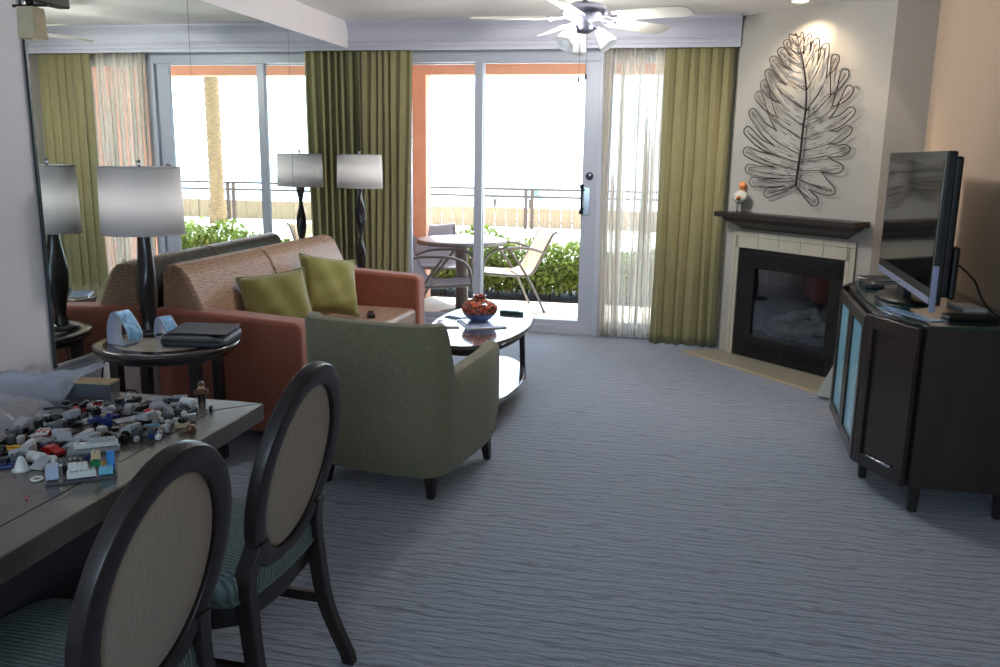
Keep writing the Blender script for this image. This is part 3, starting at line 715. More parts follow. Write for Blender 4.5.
tent('smaller bent card stand beside the table lamp base', (-2.255, 3.39, ST), 1.2, .095, .065, M['cardblue'])

# wall socket and cords below the side table
t = thing('wall_outlet', 'pale wall outlet plate with black plug under the side table', 'outlet', (XL, 3.47, .30))
MB().box(.0005, .007, -.04, .04, -.06, .06).build('cover_plate', M['paper'], t, bevel=.003)
MB().box(.007, .035, -.018, .018, .0, .034).build('plug', M['black'], t, bevel=.004)
t = thing('power_cord', 'black power cord hanging from the wall outlet to the floor', 'cord', (XL, 3.47, 0))
MB().tube(crom([(.036, 0, .315), (.09, .03, .30), (.12, -.02, .16), (.08, -.10, .03), (.12, -.18, .006), (.2, -.1, .006), (.24, .02, .006)], 8), .004, 6).build('cable', M['cord'], t, True)
t = thing('power_cord', 'black lamp cord dropping behind the left leg of the side table', 'cord', (-2.47, 3.24, 0))
MB().tube(crom([(0.0, .05, .58), (-.03, .02, .45), (.02, -.01, .28), (-.02, .01, .1), (.03, .03, .006), (.10, .05, .006)], 8), .0045, 6).build('cable', M['cord'], t, True)

# ------------------------------------------------------------------ green tub armchair
t = thing('armchair', 'sage green tub armchair with its curved back to the viewer', 'armchair', (-1.185, 3.60, 0), -.16)
half = [(.335, .33), (.352, .18), (.352, 0), (.35, -.14), (.335, -.25), (.27, -.325), (.15, -.352), (0, -.36)]
outer = [Vector((x, y, 0)) for x, y in half] + [Vector((-x, y, 0)) for x, y in half[-2::-1]]
path = crom(outer, 10); n = len(path)
zb_ = .10; th = .085
def ztop(p):
    y = p.y; arm = .548 + .035 * max(0, min(1, (y + .25) / .55))
    k = max(0.0, min(1.0, (-.205 - y) / .035)); k = k * k * (3 - 2 * k)
    return arm * (1 - k) + .772 * k
v = []; m_ = None
for i, p in enumerate(path):
    a = path[max(0, i - 1)]; b = path[min(n - 1, i + 1)]; tg = (b - a).normalized(); nr = Vector((-tg.y, tg.x, 0))
    if nr.dot(-p) < 0: nr = -nr
    zt = ztop(p); back = max(0, (zt - .56) / .2)
    lean = Vector((0, -.035 * max(0, min(1, back)), 0))
    fl = .02 * (p.length)                                  # body tapers in towards the floor
    bulge = .012
    sec = [p + nr * .035 + Vector((0, 0, zb_)), p + nr * .02 + Vector((0, 0, zb_ + .03)), p + Vector((0, 0, .28)), p - nr * .002 + lean * .5 + Vector((0, 0, (.28 + zt) / 2)), p + lean + Vector((0, 0, zt - .03)),
           p + lean + nr * .012 + Vector((0, 0, zt - .008)), p + lean + nr * .035 + Vector((0, 0, zt)), p + lean + nr * (th - .02) + Vector((0, 0, zt - .004)), p + lean + nr * th + Vector((0, 0, zt - .03)),
           p + nr * (th + .01) + Vector((0, 0, .40)), p + nr * (th + .01) + Vector((0, 0, zb_ + .06)), p + nr * (th + .01) + Vector((0, 0, zb_))]
    m_ = len(sec); v += [tuple(s_) for s_ in sec]
f = []
for i in range(n - 1):
    for k in range(m_):
        l = (k + 1) % m_; f.append((i * m_ + k, i * m_ + l, (i + 1) * m_ + l, (i + 1) * m_ + k))
f += [tuple(range(m_)), tuple(range((n - 1) * m_, n * m_))[::-1]]
fix_normals(MB().add(v, f).build('shell', M['armchair'], t, bevel=.012, seg=2))
inner = [(p.x * .72, p.y * .70) for p in path[::4]] + [(path[-1].x * .72, .33)]
fix_normals(MB().prism([(p.x * .74, p.y * .72) for p in path[::4]], .12, .29).build('seat_base', M['armchair'], t, bevel=.01))
fix_normals(MB().prism([(p.x * .735, p.y * .715 + (.012 if p.y > .2 else 0)) for p in path[::4]], .292, .42).build('seat_cushion', M['armchair'], t, bevel=.03, seg=3))
cl = []
for sx, sy in ((-1, -1), (1, -1), (-1, 1), (1, 1)):
    cx, cy = sx * (.245 if sy < 0 else .285), (-.255 if sy < 0 else .27)
    b = .020
    MB().add([(cx + a * b * .75 + sx * .012, cy + c * b * .75 + sy * .012, 0) for a, c in ((-1, -1), (1, -1), (1, 1), (-1, 1))] +
             [(cx + a * b * 1.2, cy + c * b * 1.2, .13) for a, c in ((-1, -1), (1, -1), (1, 1), (-1, 1))],
             [(3, 2, 1, 0), (4, 5, 6, 7), (0, 1, 5, 4), (1, 2, 6, 5), (2, 3, 7, 6), (3, 0, 4, 7)]).build('leg', M['wood'], t, bevel=.003)

# ------------------------------------------------------------------ oval coffee table
CT = .48
t = thing('coffee_table', 'oval dark coffee table with glossy top and lower shelf', 'coffee table', (-1.10, 4.80, 0), .03)
ca, cb = .285, .66
def ellring(prof, n=64): return [(1, z) for z in prof]
def ell_lathe(prof): # prof: (inset,z)
    mb = MB(); o = 0; n = 64; m = len(prof)
    for ins, z in prof:
        for k in range(n):
            a = 2 * PI * k / n; mb.v.append(((ca - ins) * math.cos(a), (cb - ins) * math.sin(a), z))
    for i in range(m - 1):
        for k in range(n):
            l = (k + 1) % n; mb.f.append((i * n + k, i * n + l, (i + 1) * n + l, (i + 1) * n + k))
    mb.f.append(tuple(range(n))[::-1]); mb.f.append(tuple((m - 1) * n + k for k in range(n)))
    return mb
ell_lathe([(.008, CT - .026), (0, CT - .02), (0, CT - .004), (.004, CT)]).build('tabletop', M['glossy_top'], t)
ell_lathe([(.035, CT - .06), (.03, CT - .055), (.03, CT - .0262)]).build('apron', M['wood'], t, bevel=.001)
ell_lathe([(.05, .105), (.045, .11), (.045, .128), (.05, .133)]).build('lower_shelf', M['glossy_top'], t)
for sx in (-1, 1):
    for sy in (-1, 1):
        cx, cy = sx * .15, sy * .535
        MB().bar((cx * 1.12, cy * 1.04, .0), (cx, cy * .98, CT - .03), .042, .032).build('leg', M['wood'], t, bevel=.004)
t = thing('vase', 'squat terracotta mosaic vase with blue base on the coffee table', 'vase', (-1.12, 4.80, CT + .0135))
MB().lathe([(.001, .001), (.05, .001), (.058, .006), (.085, .03), (.105, .055), (.108, .075), (.098, .095), (.075, .112), (.045, .122), (.034, .128), (.034, .14), (.042, .146), (.038, .148), (.028, .14), (.028, .125)], 40, caps=False).build('vase_body', M['vase'], t, True)
MB().lathe([(.054, .0005), (.062, .006), (.0885, .03), (.100, .045), (.094, .042), (.07, .012)], 40, caps=False).build('glazed_base', M['magblue'], t, True)
def sheet(name, label, loc, rz, w, h, th, m, cat='magazine'):
    t = thing(name, label, cat, loc, rz)
    MB().box(-w / 2, w / 2, -h / 2, h / 2, 0, th * .8).build('pages', M['paper'], t)
    o = MB().grid(lambda u, v: (w * (u - .5) * 1.01, h * (v - .5) * 1.01, th * .82 + .006 * math.sin(PI * u) * v), 10, 6).build('cover', m, t, True, solid=.0008)
    MB().box(-w / 2 - .003, -w / 2 + .001, -h / 2, h / 2, 0, th).build('spine', m, t)
    return t
sheet('magazine', 'lilac covered magazine under the vase on the coffee table', (-1.09, 4.73, CT), .5, .22, .28, .008, M['maglilac'])
sheet('magazine', 'blue printed magazine fanned out at the back left of the coffee table', (-1.245, 4.965, CT), -.5, .12, .24, .007, M['magblue'])
sheet('magazine', 'reddish printed magazine fanned out beside the blue one', (-1.275, 4.67, CT), .35, .11, .22, .006, M['magred'])
t = thing('remote_control', 'dark teal remote control lying behind the vase on the coffee table', 'remote control', (-.985, 5.10, CT), -.12)
MB().box(-.075, .075, -.02, .02, 0, .02).build('case', M['tealplastic'], t, bevel=.006, seg=3)
kb = MB()
for i in range(5):
    for j in range(2): kb.box(-.055 + i * .022, -.043 + i * .022, -.012 + j * .014, -.003 + j * .014, .02, .0225)
kb.build('keys', M['black'], t)
t = thing('handbag', 'small black bag with white trim on the coffee table shelf behind the armchair', 'bag', (-1.09, 4.46, .1335), .3)
MB().box(-.10, .10, -.05, .05, 0, .13).build('bag_body', M['black'], t, bevel=.02, seg=3)
MB().tube(crom([(-.06, 0, .13), (-.05, 0, .19), (.05, 0, .19), (.06, 0, .13)], 6), .006, 6).build('strap', M['black'], t, True)
MB().box(-.101, -.06, -.051, -.03, .03, .10).build('white_trim', M['white'], t)
t = thing('remote_control', 'small dark remote control on the sofa seat behind the armchair', 'remote control', (-1.89, 5.06, .4265), .4)
MB().box(-.022, .022, -.08, .08, 0, .02).build('case', M['black'], t, bevel=.006, seg=3)
MB().box(-.014, .014, -.06, .02, .02, .0215).build('keys', M['pewter'], t)

# ------------------------------------------------------------------ dining table
TZ = .74; TX0, TX1, TY0, TY1 = -2.10, -1.138, .34, 2.164
t = thing('dining_table', 'dark brown dining table strewn with toy bricks', 'dining table', ((TX0 + TX1) / 2, (TY0 + TY1) / 2, 0))
hx, hy = (TX1 - TX0) / 2, (TY1 - TY0) / 2; bd = .10
MB().box(-hx + bd, hx - bd, -hy + bd, hy - bd, TZ - .05, TZ - .0005).build('inset_panel', M['tabletop'], t)
b = MB(); zt0, zt1 = TZ - .052, TZ; gp = .0018
b.prism([(hx, -hy), (hx, hy), (hx - bd + gp, hy - bd), (hx - bd + gp, -hy + bd)], zt0, zt1)
b.prism([(-hx, -hy), (-hx, hy), (-hx + bd - gp, hy - bd), (-hx + bd - gp, -hy + bd)][::-1], zt0, zt1)
b.prism([(-hx, hy), (hx, hy), (hx - bd, hy - bd + gp), (-hx + bd, hy - bd + gp)], zt0, zt1)
b.prism([(-hx, -hy), (hx, -hy), (hx - bd, -hy + bd - gp), (-hx + bd, -hy + bd - gp)][::-1], zt0, zt1)
fix_normals(b.build('border_frame', M['tabletop'], t, bevel=.004))
MB().box(-hx + .02, hx - .02, -hy + .02, hy - .02, TZ - .056, TZ - .0525).build('underside', M['gap'], t)
MB().box(-hx + .24, hx - .24, -hy + .2, hy - .2, TZ - .09, TZ - .0565).build('apron', M['wood'], t)
for yy in (-.42, .50):
    MB().box(-.24, .24, yy, yy + .09, .05, TZ - .0905).build('pedestal', M['wood'], t, bevel=.004)
    MB().box(-.36, .36, yy - .03, yy + .12, 0, .05).build('foot', M['wood'], t, bevel=.008)
MB().box(-.04, .04, -.32, .49, .16, .26).build('stretcher', M['wood'], t, bevel=.004)

# ------------------------------------------------------------------ dining chairs (oval backs)
def make_chair(label):
    t = thing('dining_chair', label, 'dining chair')
    th_ = .225; cz = .672; cy = -.255; wo, ho, wi, hi = .212, .274, .162, .221
    up = Vector((0, -math.sin(th_), math.cos(th_))); nb = Vector((0, math.cos(th_), math.sin(th_)))   # nb points forward
    c = Vector((0, cy, cz)); n = 64
    def ring(w, h, d): return [c + Vector((1, 0, 0)) * w * math.cos(2 * PI * k / n) + up * h * math.sin(2 * PI * k / n) + nb * d for k in range(n)]
    secs = [ring(wi, hi, .016), ring((wi + wo) / 2, (hi + ho) / 2, .023), ring(wo, ho, .016), ring(wo + .002, ho + .002, 0), ring(wo, ho, -.016), ring((wi + wo) / 2, (hi + ho) / 2, -.022), ring(wi, hi, -.016)]
    mb = MB(); m = len(secs)
    for s_ in secs: mb.v += [tuple(q) for q in s_]
    for i in range(m):
        j = (i + 1) % m
        for k in range(n):
            l = (k + 1) % n; mb.f.append((i * n + k, j * n + k, j * n + l, i * n + l))
    fix_normals(mb.build('back_frame', M['wood'], t, bevel=.004))
    pm = MB()
    for sg in (1, -1):
        o = len(pm.v)
        R_ = [(1.0, .003), (.93, .010), (.7, .013), (.35, .015)]
        for s_, d in R_:
            pm.v += [tuple(q) for q in ring(wi * s_, hi * s_, sg * d)]
        for i in range(len(R_) - 1):
            for k in range(n):
                l = (k + 1) % n; pm.f.append((o + i * n + k, o + i * n + l, o + (i + 1) * n + l, o + (i + 1) * n + k))
        pm.f.append(tuple(o + (len(R_) - 1) * n + k for k in range(n)))
    fix_normals(pm.build('back_panel', M['linen'], t, True))
    # seat: rounded trapezoid
    pl = crom([(-.185, -.205, 0), (.185, -.205, 0), (.225, -.06, 0), (.235, .12, 0), (.20, .225, 0), (.0, .25, 0), (-.20, .225, 0), (-.235, .12, 0), (-.225, -.06, 0)], 6, True)
    k0 = len(pl); mb = MB()
    for s_, z in ((.97, .375), (1.0, .39), (1.0, .425), (.975, .448), (.90, .462), (.6, .472), (.25, .475)):
        mb.v += [(p.x * s_, p.y * s_, z) for p in pl]
    for i in range(6):
        for k in range(k0):
            l = (k + 1) % k0; mb.f.append((i * k0 + k, i * k0 + l, (i + 1) * k0 + l, (i + 1) * k0 + k))
    mb.f += [tuple(range(k0))[::-1], tuple(6 * k0 + k for k in range(k0))]
    st = fix_normals(mb.build('seat_cushion', M['seatfab'], t, True))
    MB().tube([(p.x * 1.0, p.y * 1.0, .388) for p in pl], .0055, 6, True).build('piping', M['seatfab'], st, True)
    MB().prism([(p.x * .95, p.y * .95) for p in pl[::3]], .315, .3745).build('seat_rail', M['wood'], t, bevel=.003)
    for sx in (-1, 1):
        P = crom([c + Vector((sx * wo * .70, 0, 0)) + up * (-ho * .54) + nb * -.004, (sx * .178, -.205, .44), (sx * .182, -.212, .34), (sx * .188, -.235, .18), (sx * .195, -.30, .012)], 6)
        P[-1].z = .0; 
        mb = MB(); w_ = [.021, .018]
        o = 0
        for i, p in enumerate(P):
            q = i / (len(P) - 1); a = .021 - .005 * q; b_ = .024 - .006 * q
            mb.v += [(p.x - a, p.y - b_, p.z), (p.x + a, p.y - b_, p.z), (p.x + a, p.y + b_, p.z), (p.x - a, p.y + b_, p.z)]
        for i in range(len(P) - 1):
            for k in range(4): mb.f.append((4 * i + k, 4 * i + (k + 1) % 4, 4 * i + 4 + (k + 1) % 4, 4 * i + 4 + k))
        mb.f += [(0, 1, 2, 3), tuple(4 * (len(P) - 1) + k for k in range(4))]
        fix_normals(mb.build('leg', M['wood'], t, bevel=.004))
        mb = MB().add([(sx * .195 + a * .014, .195 + b_ * .014, 0) for a, b_ in ((-1, -1), (1, -1), (1, 1), (-1, 1))] + [(sx * .195 + a * .023, .19 + b_ * .023, .33) for a, b_ in ((-1, -1), (1, -1), (1, 1), (-1, 1))],
                      [(3, 2, 1, 0), (4, 5, 6, 7), (0, 1, 5, 4), (1, 2, 6, 5), (2, 3, 7, 6), (3, 0, 4, 7)])
        mb.build('leg', M['wood'], t, bevel=.004)
    for sx in (-1, 1): MB().bar((sx * .186, -.215, .20), (sx * .195, .18, .20), .018, .03).build('stretcher', M['wood'], t, bevel=.003)
    return t
ch = make_chair('dark wood dining chair with oval beige back, nearest the viewer')
ch.location = (-1.155, 1.29, 0); ch.rotation_euler = (0, 0, PI / 2 - .05)
dup(ch, (-1.17, 1.905, 0), PI / 2 - .04, 'dark wood dining chair with oval beige back, standing between table corner and armchair')
ch['group'] = 'oval back dining chairs'
for o in C.objects:
    if o.name.startswith('dining_chair'): o['group'] = 'oval back dining chairs'

# ------------------------------------------------------------------ bow front cabinet
CB, CTOP = .115, .795
t = thing('media_cabinet', 'dark wood bow-front media cabinet holding the television', 'cabinet', (1.16, 4.35, 0))
ox, oy = 1.16, 4.35
R_ = lambda q: [(x - ox, y - oy) for x, y in q]
fix_normals(MB().prism(R_([(1.0, 3.625), (.866, 3.925), (.905, 4.775), (1.045, 5.075), (1.395, 5.075), (1.395, 3.625)]), CB, CTOP).build('carcass', M['cab_wood'], t, bevel=.003))
def door(a, b, z0, z1, glass, nm='door', hinge=None):
    A = Vector((a[0] - ox, a[1] - oy, 0)); B = Vector((b[0] - ox, b[1] - oy, 0)); d = (B - A); L = d.length; d.normalize(); nrm = Vector((d.y, -d.x, 0))
    if nrm.x > 0: nrm = -nrm
    e = bpy.data.objects.new(nm, None)
    mm = Matrix((d, -nrm, Vector((0, 0, 1)))).transposed()
    st = .055; g = .003
    fm = MB()
    def q(u0, u1, w0, w1, v0, v1):  # u along, v depth outwards, z
        c = A + d * (u0 + u1) / 2 + nrm * (v0 + v1) / 2 + Vector((0, 0, (w0 + w1) / 2))
        return c, ((u1 - u0) / 2, (v1 - v0) / 2, (w1 - w0) / 2)
    for u0, u1, w0, w1 in ((g, st, z0, z1), (L - st, L - g, z0, z1), (st, L - st, z0, z0 + st), (st, L - st, z1 - st, z1)):
        c, hh = q(u0, u1, w0, w1, .0, .022); fm.obox(c, hh, mm)
    o = fix_normals(fm.build(nm, M['cab_wood'], t, bevel=.0025))
    c, hh = q(st, L - st, z0 + st, z1 - st, .002, .010)
    fix_normals(MB().obox(c, hh, mm).build('glass_panel' if glass else 'door_panel', M['frost'] if glass else M['cab_wood'], o))
    return o, A, d, nrm, L
o, A, d, nr_, L = door((.984, 3.628), (.844, 3.93), .115, .79, False)
pA = A + d * .06 + nr_ * .024 + Vector((0, 0, .185)); pB = A + d * .20 + nr_ * .024 + Vector((0, 0, .185))
MB().tube([pA, pA + nr_ * .018, pB + nr_ * .018, pB], .006, 8).build('handle', M['chrome'], o, True)
door((.846, 3.935), (.865, 4.35), .115, .775, True); door((.865, 4.352), (.885, 4.77), .115, .775, True)
o, *_ = door((.885, 4.778), (1.03, 5.073), .115, .79, False)
for x, y in ((1.03, 3.66), (.90, 4.02), (.94, 4.68), (1.075, 5.03), (1.36, 3.66), (1.36, 5.03)):
    MB().add([(x - ox + a * .016, y - oy + b * .016, 0) for a, b in ((-1, -1), (1, -1), (1, 1), (-1, 1))] + [(x - ox + a * .022, y - oy + b * .022, CB - .0005) for a, b in ((-1, -1), (1, -1), (1, 1), (-1, 1))],
             [(3, 2, 1, 0), (4, 5, 6, 7), (0, 1, 5, 4), (1, 2, 6, 5), (2, 3, 7, 6), (3, 0, 4, 7)]).build('leg', M['cab_wood'], t, bevel=.003)
gl = fix_normals(MB().prism(R_([(.99, 3.605), (.93, 3.76), (.895, 3.95), (.884, 4.15), (.886, 4.35), (.898, 4.55), (.925, 4.75), (.97, 4.94), (1.03, 5.09), (1.40, 5.09), (1.40, 3.605)]), CTOP + .0005, CTOP + .0125).build('glass_top', M['teal_glass'], t, bevel=.002))
GZ = CTOP + .0126

# ------------------------------------------------------------------ television
t = thing('television', 'black flat-screen television on the glass topped cabinet', 'television', (1.065, 4.315, GZ), -.041)
W2, z0, z1 = .60, .062, .683
b = MB().box(-.02, .02, -W2, W2, z0, z1); b.build('bezel', M['black'], t, bevel=.008, seg=3)
MB().box(-.0215, -.0201, -W2 + .035, W2 - .035, z0 + .07, z1 - .035).build('screen', M['screen'], t)
MB().box(.02, .055, -W2 + .04, W2 - .04, z0 + .03, z1 - .02).build('back_housing', M['black'], t, bevel=.012)
MB().box(.055, .085, -W2 + .05, W2 - .12, z0 + .02, z0 + .24).build('speaker_housing', M['black'], t, bevel=.012)
MB().box(-.0235, -.0201, -W2 + .02, W2 - .02, z0 + .004, z0 + .032).build('bezel_reflection', M['lilac'], t, bevel=.001)  # light blue strip stands in for the window reflected in the bezel
o = MB().box(-.012, .012, -.006, .006, 0, .19).build('corner_trim', M['lilac'], t, bevel=.0055, seg=4, loc=(-.012, -W2 - .004, z0 - .025)); 
MB().box(-.02, .02, -.07, .07, .015, z0 + .03).build('stand_neck', M['black'], t, bevel=.006)
fix_normals(MB().lathe([(.001, 0), (1, 0), (1, .010), (.9, .016), (.001, .018)], 40, (.0, 0, 0), .12, .22, caps=False).build('stand_base', M['black'], t, True))
MB().lathe([(.006, 0), (.006, .003)], 10, (-.0236, 0, z0 + .018), mtx=Matrix.Rotation(-PI / 2, 3, 'Y')).build('badge', M['chrome'], t)
t = thing('remote_control', 'long black keyboard remote lying at the near end of the glass top', 'remote control', (1.205, 3.80, GZ), .08)
MB().box(-.10, .10, -.045, .045, 0, .018).build('case', M['black'], t, bevel=.005)
kb = MB()
for i in range(9):
    for j in range(3): kb.box(-.088 + i * .0198, -.073 + i * .0198, -.034 + j * .024, -.016 + j * .024, .018, .0205)
kb.build('keys', M['gap'], t)
t = thing('notepad', 'cream notepad on the glass top below the television', 'notepad', (1.28, 4.10, GZ), .1)
MB().box(-.05, .05, -.09, .09, 0, .012).build('pages', M['paper'], t); MB().box(-.05, .05, .07, .09, .012, .014).build('binding', M['board'], t)
t = thing('leaflet', 'pale blue leaflet along the front edge of the glass top', 'leaflet', (.985, 3.86, GZ), .42)
MB().box(-.03, .03, -.17, .17, 0, .003).build('fold', M['lilac'], t); MB().box(-.028, .028, -.168, .168, .003, .0045).build('cover', M['cardblue'], t)
t = thing('book', 'thin dark book at the far end of the glass top', 'book', (1.09, 4.96, GZ), .35)
MB().box(-.09, .09, -.06, .06, .002, .014).build('pages', M['paper'], t)
MB().box(-.092, .092, -.062, .062, .014, .0165).box(-.092, .092, -.062, .062, 0, .002).build('cover', M['black'], t)
t = thing('disc_player', 'flat black disc player with shiny buttons under the television', 'player', (1.0, 4.70, GZ), -.06)
MB().box(-.045, .045, -.12, .12, 0, .022).build('case', M['black'], t, bevel=.004)
MB().lathe([(.008, 0), (.007, .004)], 12, (0, -.08, .022)).lathe([(.008, 0), (.007, .004)], 12, (0, -.05, .022)).build('button', M['chrome'], t)
t = thing('power_cord', 'black television cable drooping between the screen and the right wall', 'cord', (1.27, 3.98, GZ))
MB().tube(crom([(-.085, .1, .22), (.0, .05, .14), (.03, .0, .06), (.07, -.05, .006), (.09, -.12, .006)], 8), .0045, 6).build('cable', M['cord'], t, True)
t = thing('pale_board', 'pale folded board leaning between the fireplace and the cabinet', 'board', (.955, 5.37, .019), rot=(0, 0, -.5))
fix_normals(MB().add([(-.06, -.03, 0), (.09, -.03, 0), (.09, -.015, .28), (.06, -.012, .30), (-.06, .03, 0), (.09, .03, 0), (.09, .02, .28), (.06, .018, .30)], [(0, 1, 2, 3), (7, 6, 5, 4), (0, 3, 7, 4), (1, 5, 6, 2), (3, 2, 6, 7), (0, 4, 5, 1)]).build('panel', M['greypale'], t, bevel=.003))

# ------------------------------------------------------------------ ceiling fan
t = thing('ceiling_fan', 'white bladed ceiling fan with pewter motor and glass lights', 'ceiling fan', (-.60, 5.15, -.03))
MB().lathe([(.001, ZC + .029), (.075, ZC + .029), (.072, ZC), (.05, ZC - .02), (.02, ZC - .025)], 28, caps=False).build('canopy', M['pewter'], t, True)
MB().tube([(0, 0, ZC - .05), (0, 0, 2.33)], .014, 10).build('downrod', M['pewter'], t, True)
MB().lathe([(.02, 2.345), (.07, 2.335), (.125, 2.315), (.135, 2.285), (.125, 2.262), (.09, 2.245), (.05, 2.24), (.045, 2.225), (.055, 2.215), (.055, 2.185), (.035, 2.17), (.001, 2.165)], 36, caps=False).build('motor_housing', M['pewter'], t, True)
for k in range(5):
    a = math.radians(-24.3 + 72 * k); r = Matrix.Rotation(a, 3, 'Z')
    # blade
    pts = []
    prf = [(.20, .05), (.24, .058), (.45, .066), (.60, .07), (.645, .055), (.66, .03)]
    top = [(x, w) for x, w in prf] + [(x, -w) for x, w in prf[::-1]]
    tl_ = math.radians(-14)
    v = []
    for z in (-.003, .003):
        for x, y in top:
            q = r @ Vector((x, y * math.cos(tl_), 2.252 + y * math.sin(tl_) + z - .02 * (x - .2))); v.append(tuple(q))
    n_ = len(top)
    f = [tuple(range(n_))[::-1], tuple(range(n_, 2 * n_))] + [(i, (i + 1) % n_, n_ + (i + 1) % n_, n_ + i) for i in range(n_)]
    bl = fix_normals(MB().add(v, f).build('fan_blade', M['fan_white'], t, bevel=.0015))
    im = MB()
    im.tube([r @ Vector(q) for q in ((.10, 0, 2.262), (.16, .02, 2.25), (.22, .03, 2.247))], .007, 6).tube([r @ Vector(q) for q in ((.10, 0, 2.262), (.16, -.02, 2.25), (.22, -.03, 2.243))], .007, 6)
    im.tube([r @ Vector(q) for q in ((.19, -.035, 2.243), (.215, 0, 2.246), (.19, .035, 2.252))], .006, 6)
    im.build('blade_iron', M['pewter'], bl, True)
for k in range(3):
    a = math.radians((2, 112, 226)[k])
    d = Vector((math.cos(a), math.sin(a), 0))
    mt = Matrix.Rotation(a, 3, 'Z') @ Matrix.Rotation(math.radians(-38), 3, 'Y')
    arm = MB().tube(crom([(0, 0, 2.19), d * .05 + Vector((0, 0, 2.20)), d * .08 + Vector((0, 0, 2.185))], 5), .009, 8).build('light_arm', M['pewter'], t, True)
    c = d * .075 + Vector((0, 0, 2.19))
    MB().lathe([(.018, .005), (.024, -.01), (.03, -.02), (.043, -.06), (.05, -.095), (.062, -.12), (.060, -.12), (.047, -.093), (.04, -.06), (.026, -.02)], 24, c, caps=False, mtx=mt).build('glass_shade', M['frostglass'], t, True)
    MB().sphere(c + mt @ Vector((0, 0, -.055)), .024, 12, 8).build('bulb', M['bulb_lit'], t, True)
    ld = bpy.data.lights.new('fan_fill', 'SPOT'); ld.energy = 15; ld.color = (.86, .93, 1.0); ld.spot_size = math.radians(165); ld.spot_blend = .5; ld.shadow_soft_size = .05  # fan lights switched on as added fill for the dark interior
    lo = bpy.data.objects.new('fan_fill', ld); C.objects.link(lo); lo.parent = t; lo.location = c + mt @ Vector((0, 0, -.128)); lo.rotation_euler = mt.to_euler()
    ld = bpy.data.lights.new('ceiling_fill', 'POINT'); ld.energy = 20; ld.color = (1, .95, .88); ld.shadow_soft_size = .03  # added point light beside each shade, lifts the ceiling
    lo = bpy.data.objects.new('ceiling_fill', ld); C.objects.link(lo); lo.parent = t; lo.location = d * .17 + Vector((0, 0, 2.185))
for x, z in ((-.018, 1.93), (.022, 1.945)):
    cm = MB().tube([(x, -.03, 2.175), (x, -.03, z)], .0014, 5).build('pull_chain', M['pewter'], t, True)
    MB().lathe([(.002, .0), (.006, -.008), (.006, -.03), (.002, -.036)], 10, (x, -.03, z)).build('pull_knob', M['bronze'], cm, True)

# ------------------------------------------------------------------ linear pendant over the dining table
t = thing('pendant_light', 'dark beam pendant with an alabaster glass shade above the dining table', 'pendant light', (-1.615, 1.30, 0))
MB().box(-.018, .018, -.80, .78, 1.805, 1.835).build('beam', M['wood'], t, bevel=.004)
for y in (-.45, .45): MB().tube([(0, y, 1.83), (0, y, ZC - .02)], .006, 8).build('rod', M['bronze'], t, True)
MB().box(-.05, .05, -.55, .55, ZC - .022, ZC - .0005).build('ceiling_plate', M['bronze'], t, bevel=.004)
for y in (.655, .0, -.65):
    g_ = MB().lathe([(.026, 1.79), (.031, 1.79), (.034, 1.715), (.032, 1.715), (.028, 1.785)], 4, (0, y, 0), caps=False, mtx=Matrix.Rotation(PI / 4, 3, 'Z')).build('glass_shade', M['amber'], t)
    MB().tube([(-.05, y, 1.795), (.05, y, 1.795)], .004, 6).tube([(0, y, 1.795), (0, y, 1.81)], .01, 8).build('shade_holder', M['bronze'], g_, True)

# ------------------------------------------------------------------ toy bricks on the dining table
HEAP = ' in the toy heap on the dining table'
def brick(mb, nx, ny, h, x=0, y=0, z=0, u=.0095, stud=True):
    w, d = nx * u, ny * u
    mb.box(x - w / 2, x + w / 2, y - d / 2, y + d / 2, z, z + h)
    if stud:
        for i in range(nx):
            for j in range(ny):
                mb.lathe([(.003, 0), (.003, .0022)], 8, (x - w / 2 + (i + .5) * u, y - d / 2 + (j + .5) * u, z + h))
    return mb
def slope(mb, w, d, h):
    return mb.extrude([(-d / 2, 0), (d / 2, 0), (d / 2, .004), (-d / 2 + .008, h), (-d / 2, h)], 'x', -w / 2, w / 2)
def k_brick(): return brick(MB(), 2, 2, .0115)
def k_long(): return brick(MB(), 4, 1, .0115)
def k_plate(): return brick(MB(), 5, 3, .004)
def k_strip(): return brick(MB(), 8, 1, .004)
def k_tile(): return MB().box(-.026, .026, -.016, .016, 0, .004)
def k_slope(): return slope(MB(), .019, .026, .016)
def k_cyl(): return MB().lathe([(.008, 0), (.0095, .001), (.0095, .018), (.007, .0185), (.007, .021)], 16)
def k_wheel(): return MB().lathe([(.009, 0), (.011, .002), (.011, .008), (.009, .010)], 18)
def k_head(): return MB().lathe([(.005, 0), (.008, .002), (.008, .011), (.005, .013), (.003, .013), (.003, .016)], 14)
def k_cone(): return MB().lathe([(.014, 0), (.013, .004), (.005, .028), (.004, .030)], 16)
KN = {'brick': (k_brick, 'studded toy brick', .0135, .0115), 'long': (k_long, 'four stud toy brick', .020, .0115), 'plate': (k_plate, 'flat toy plate', .028, .004), 'strip': (k_strip, 'thin toy strip', .038, .004),
      'tile': (k_tile, 'smooth toy panel', .031, .004), 'slope': (k_slope, 'sloped toy brick', .016, .016), 'cyl': (k_cyl, 'round toy barrel', .0105, .021), 'wheel': (k_wheel, 'toy wheel', .012, .010),
      'head': (k_head, 'tiny round toy piece', .009, .016), 'cone': (k_cone, 'toy cone', .015, .03)}
placed = []
def free(x, y, r): return all((x - a) ** 2 + (y - b) ** 2 > (r + c) ** 2 for a, b, c in placed)
cache = {}
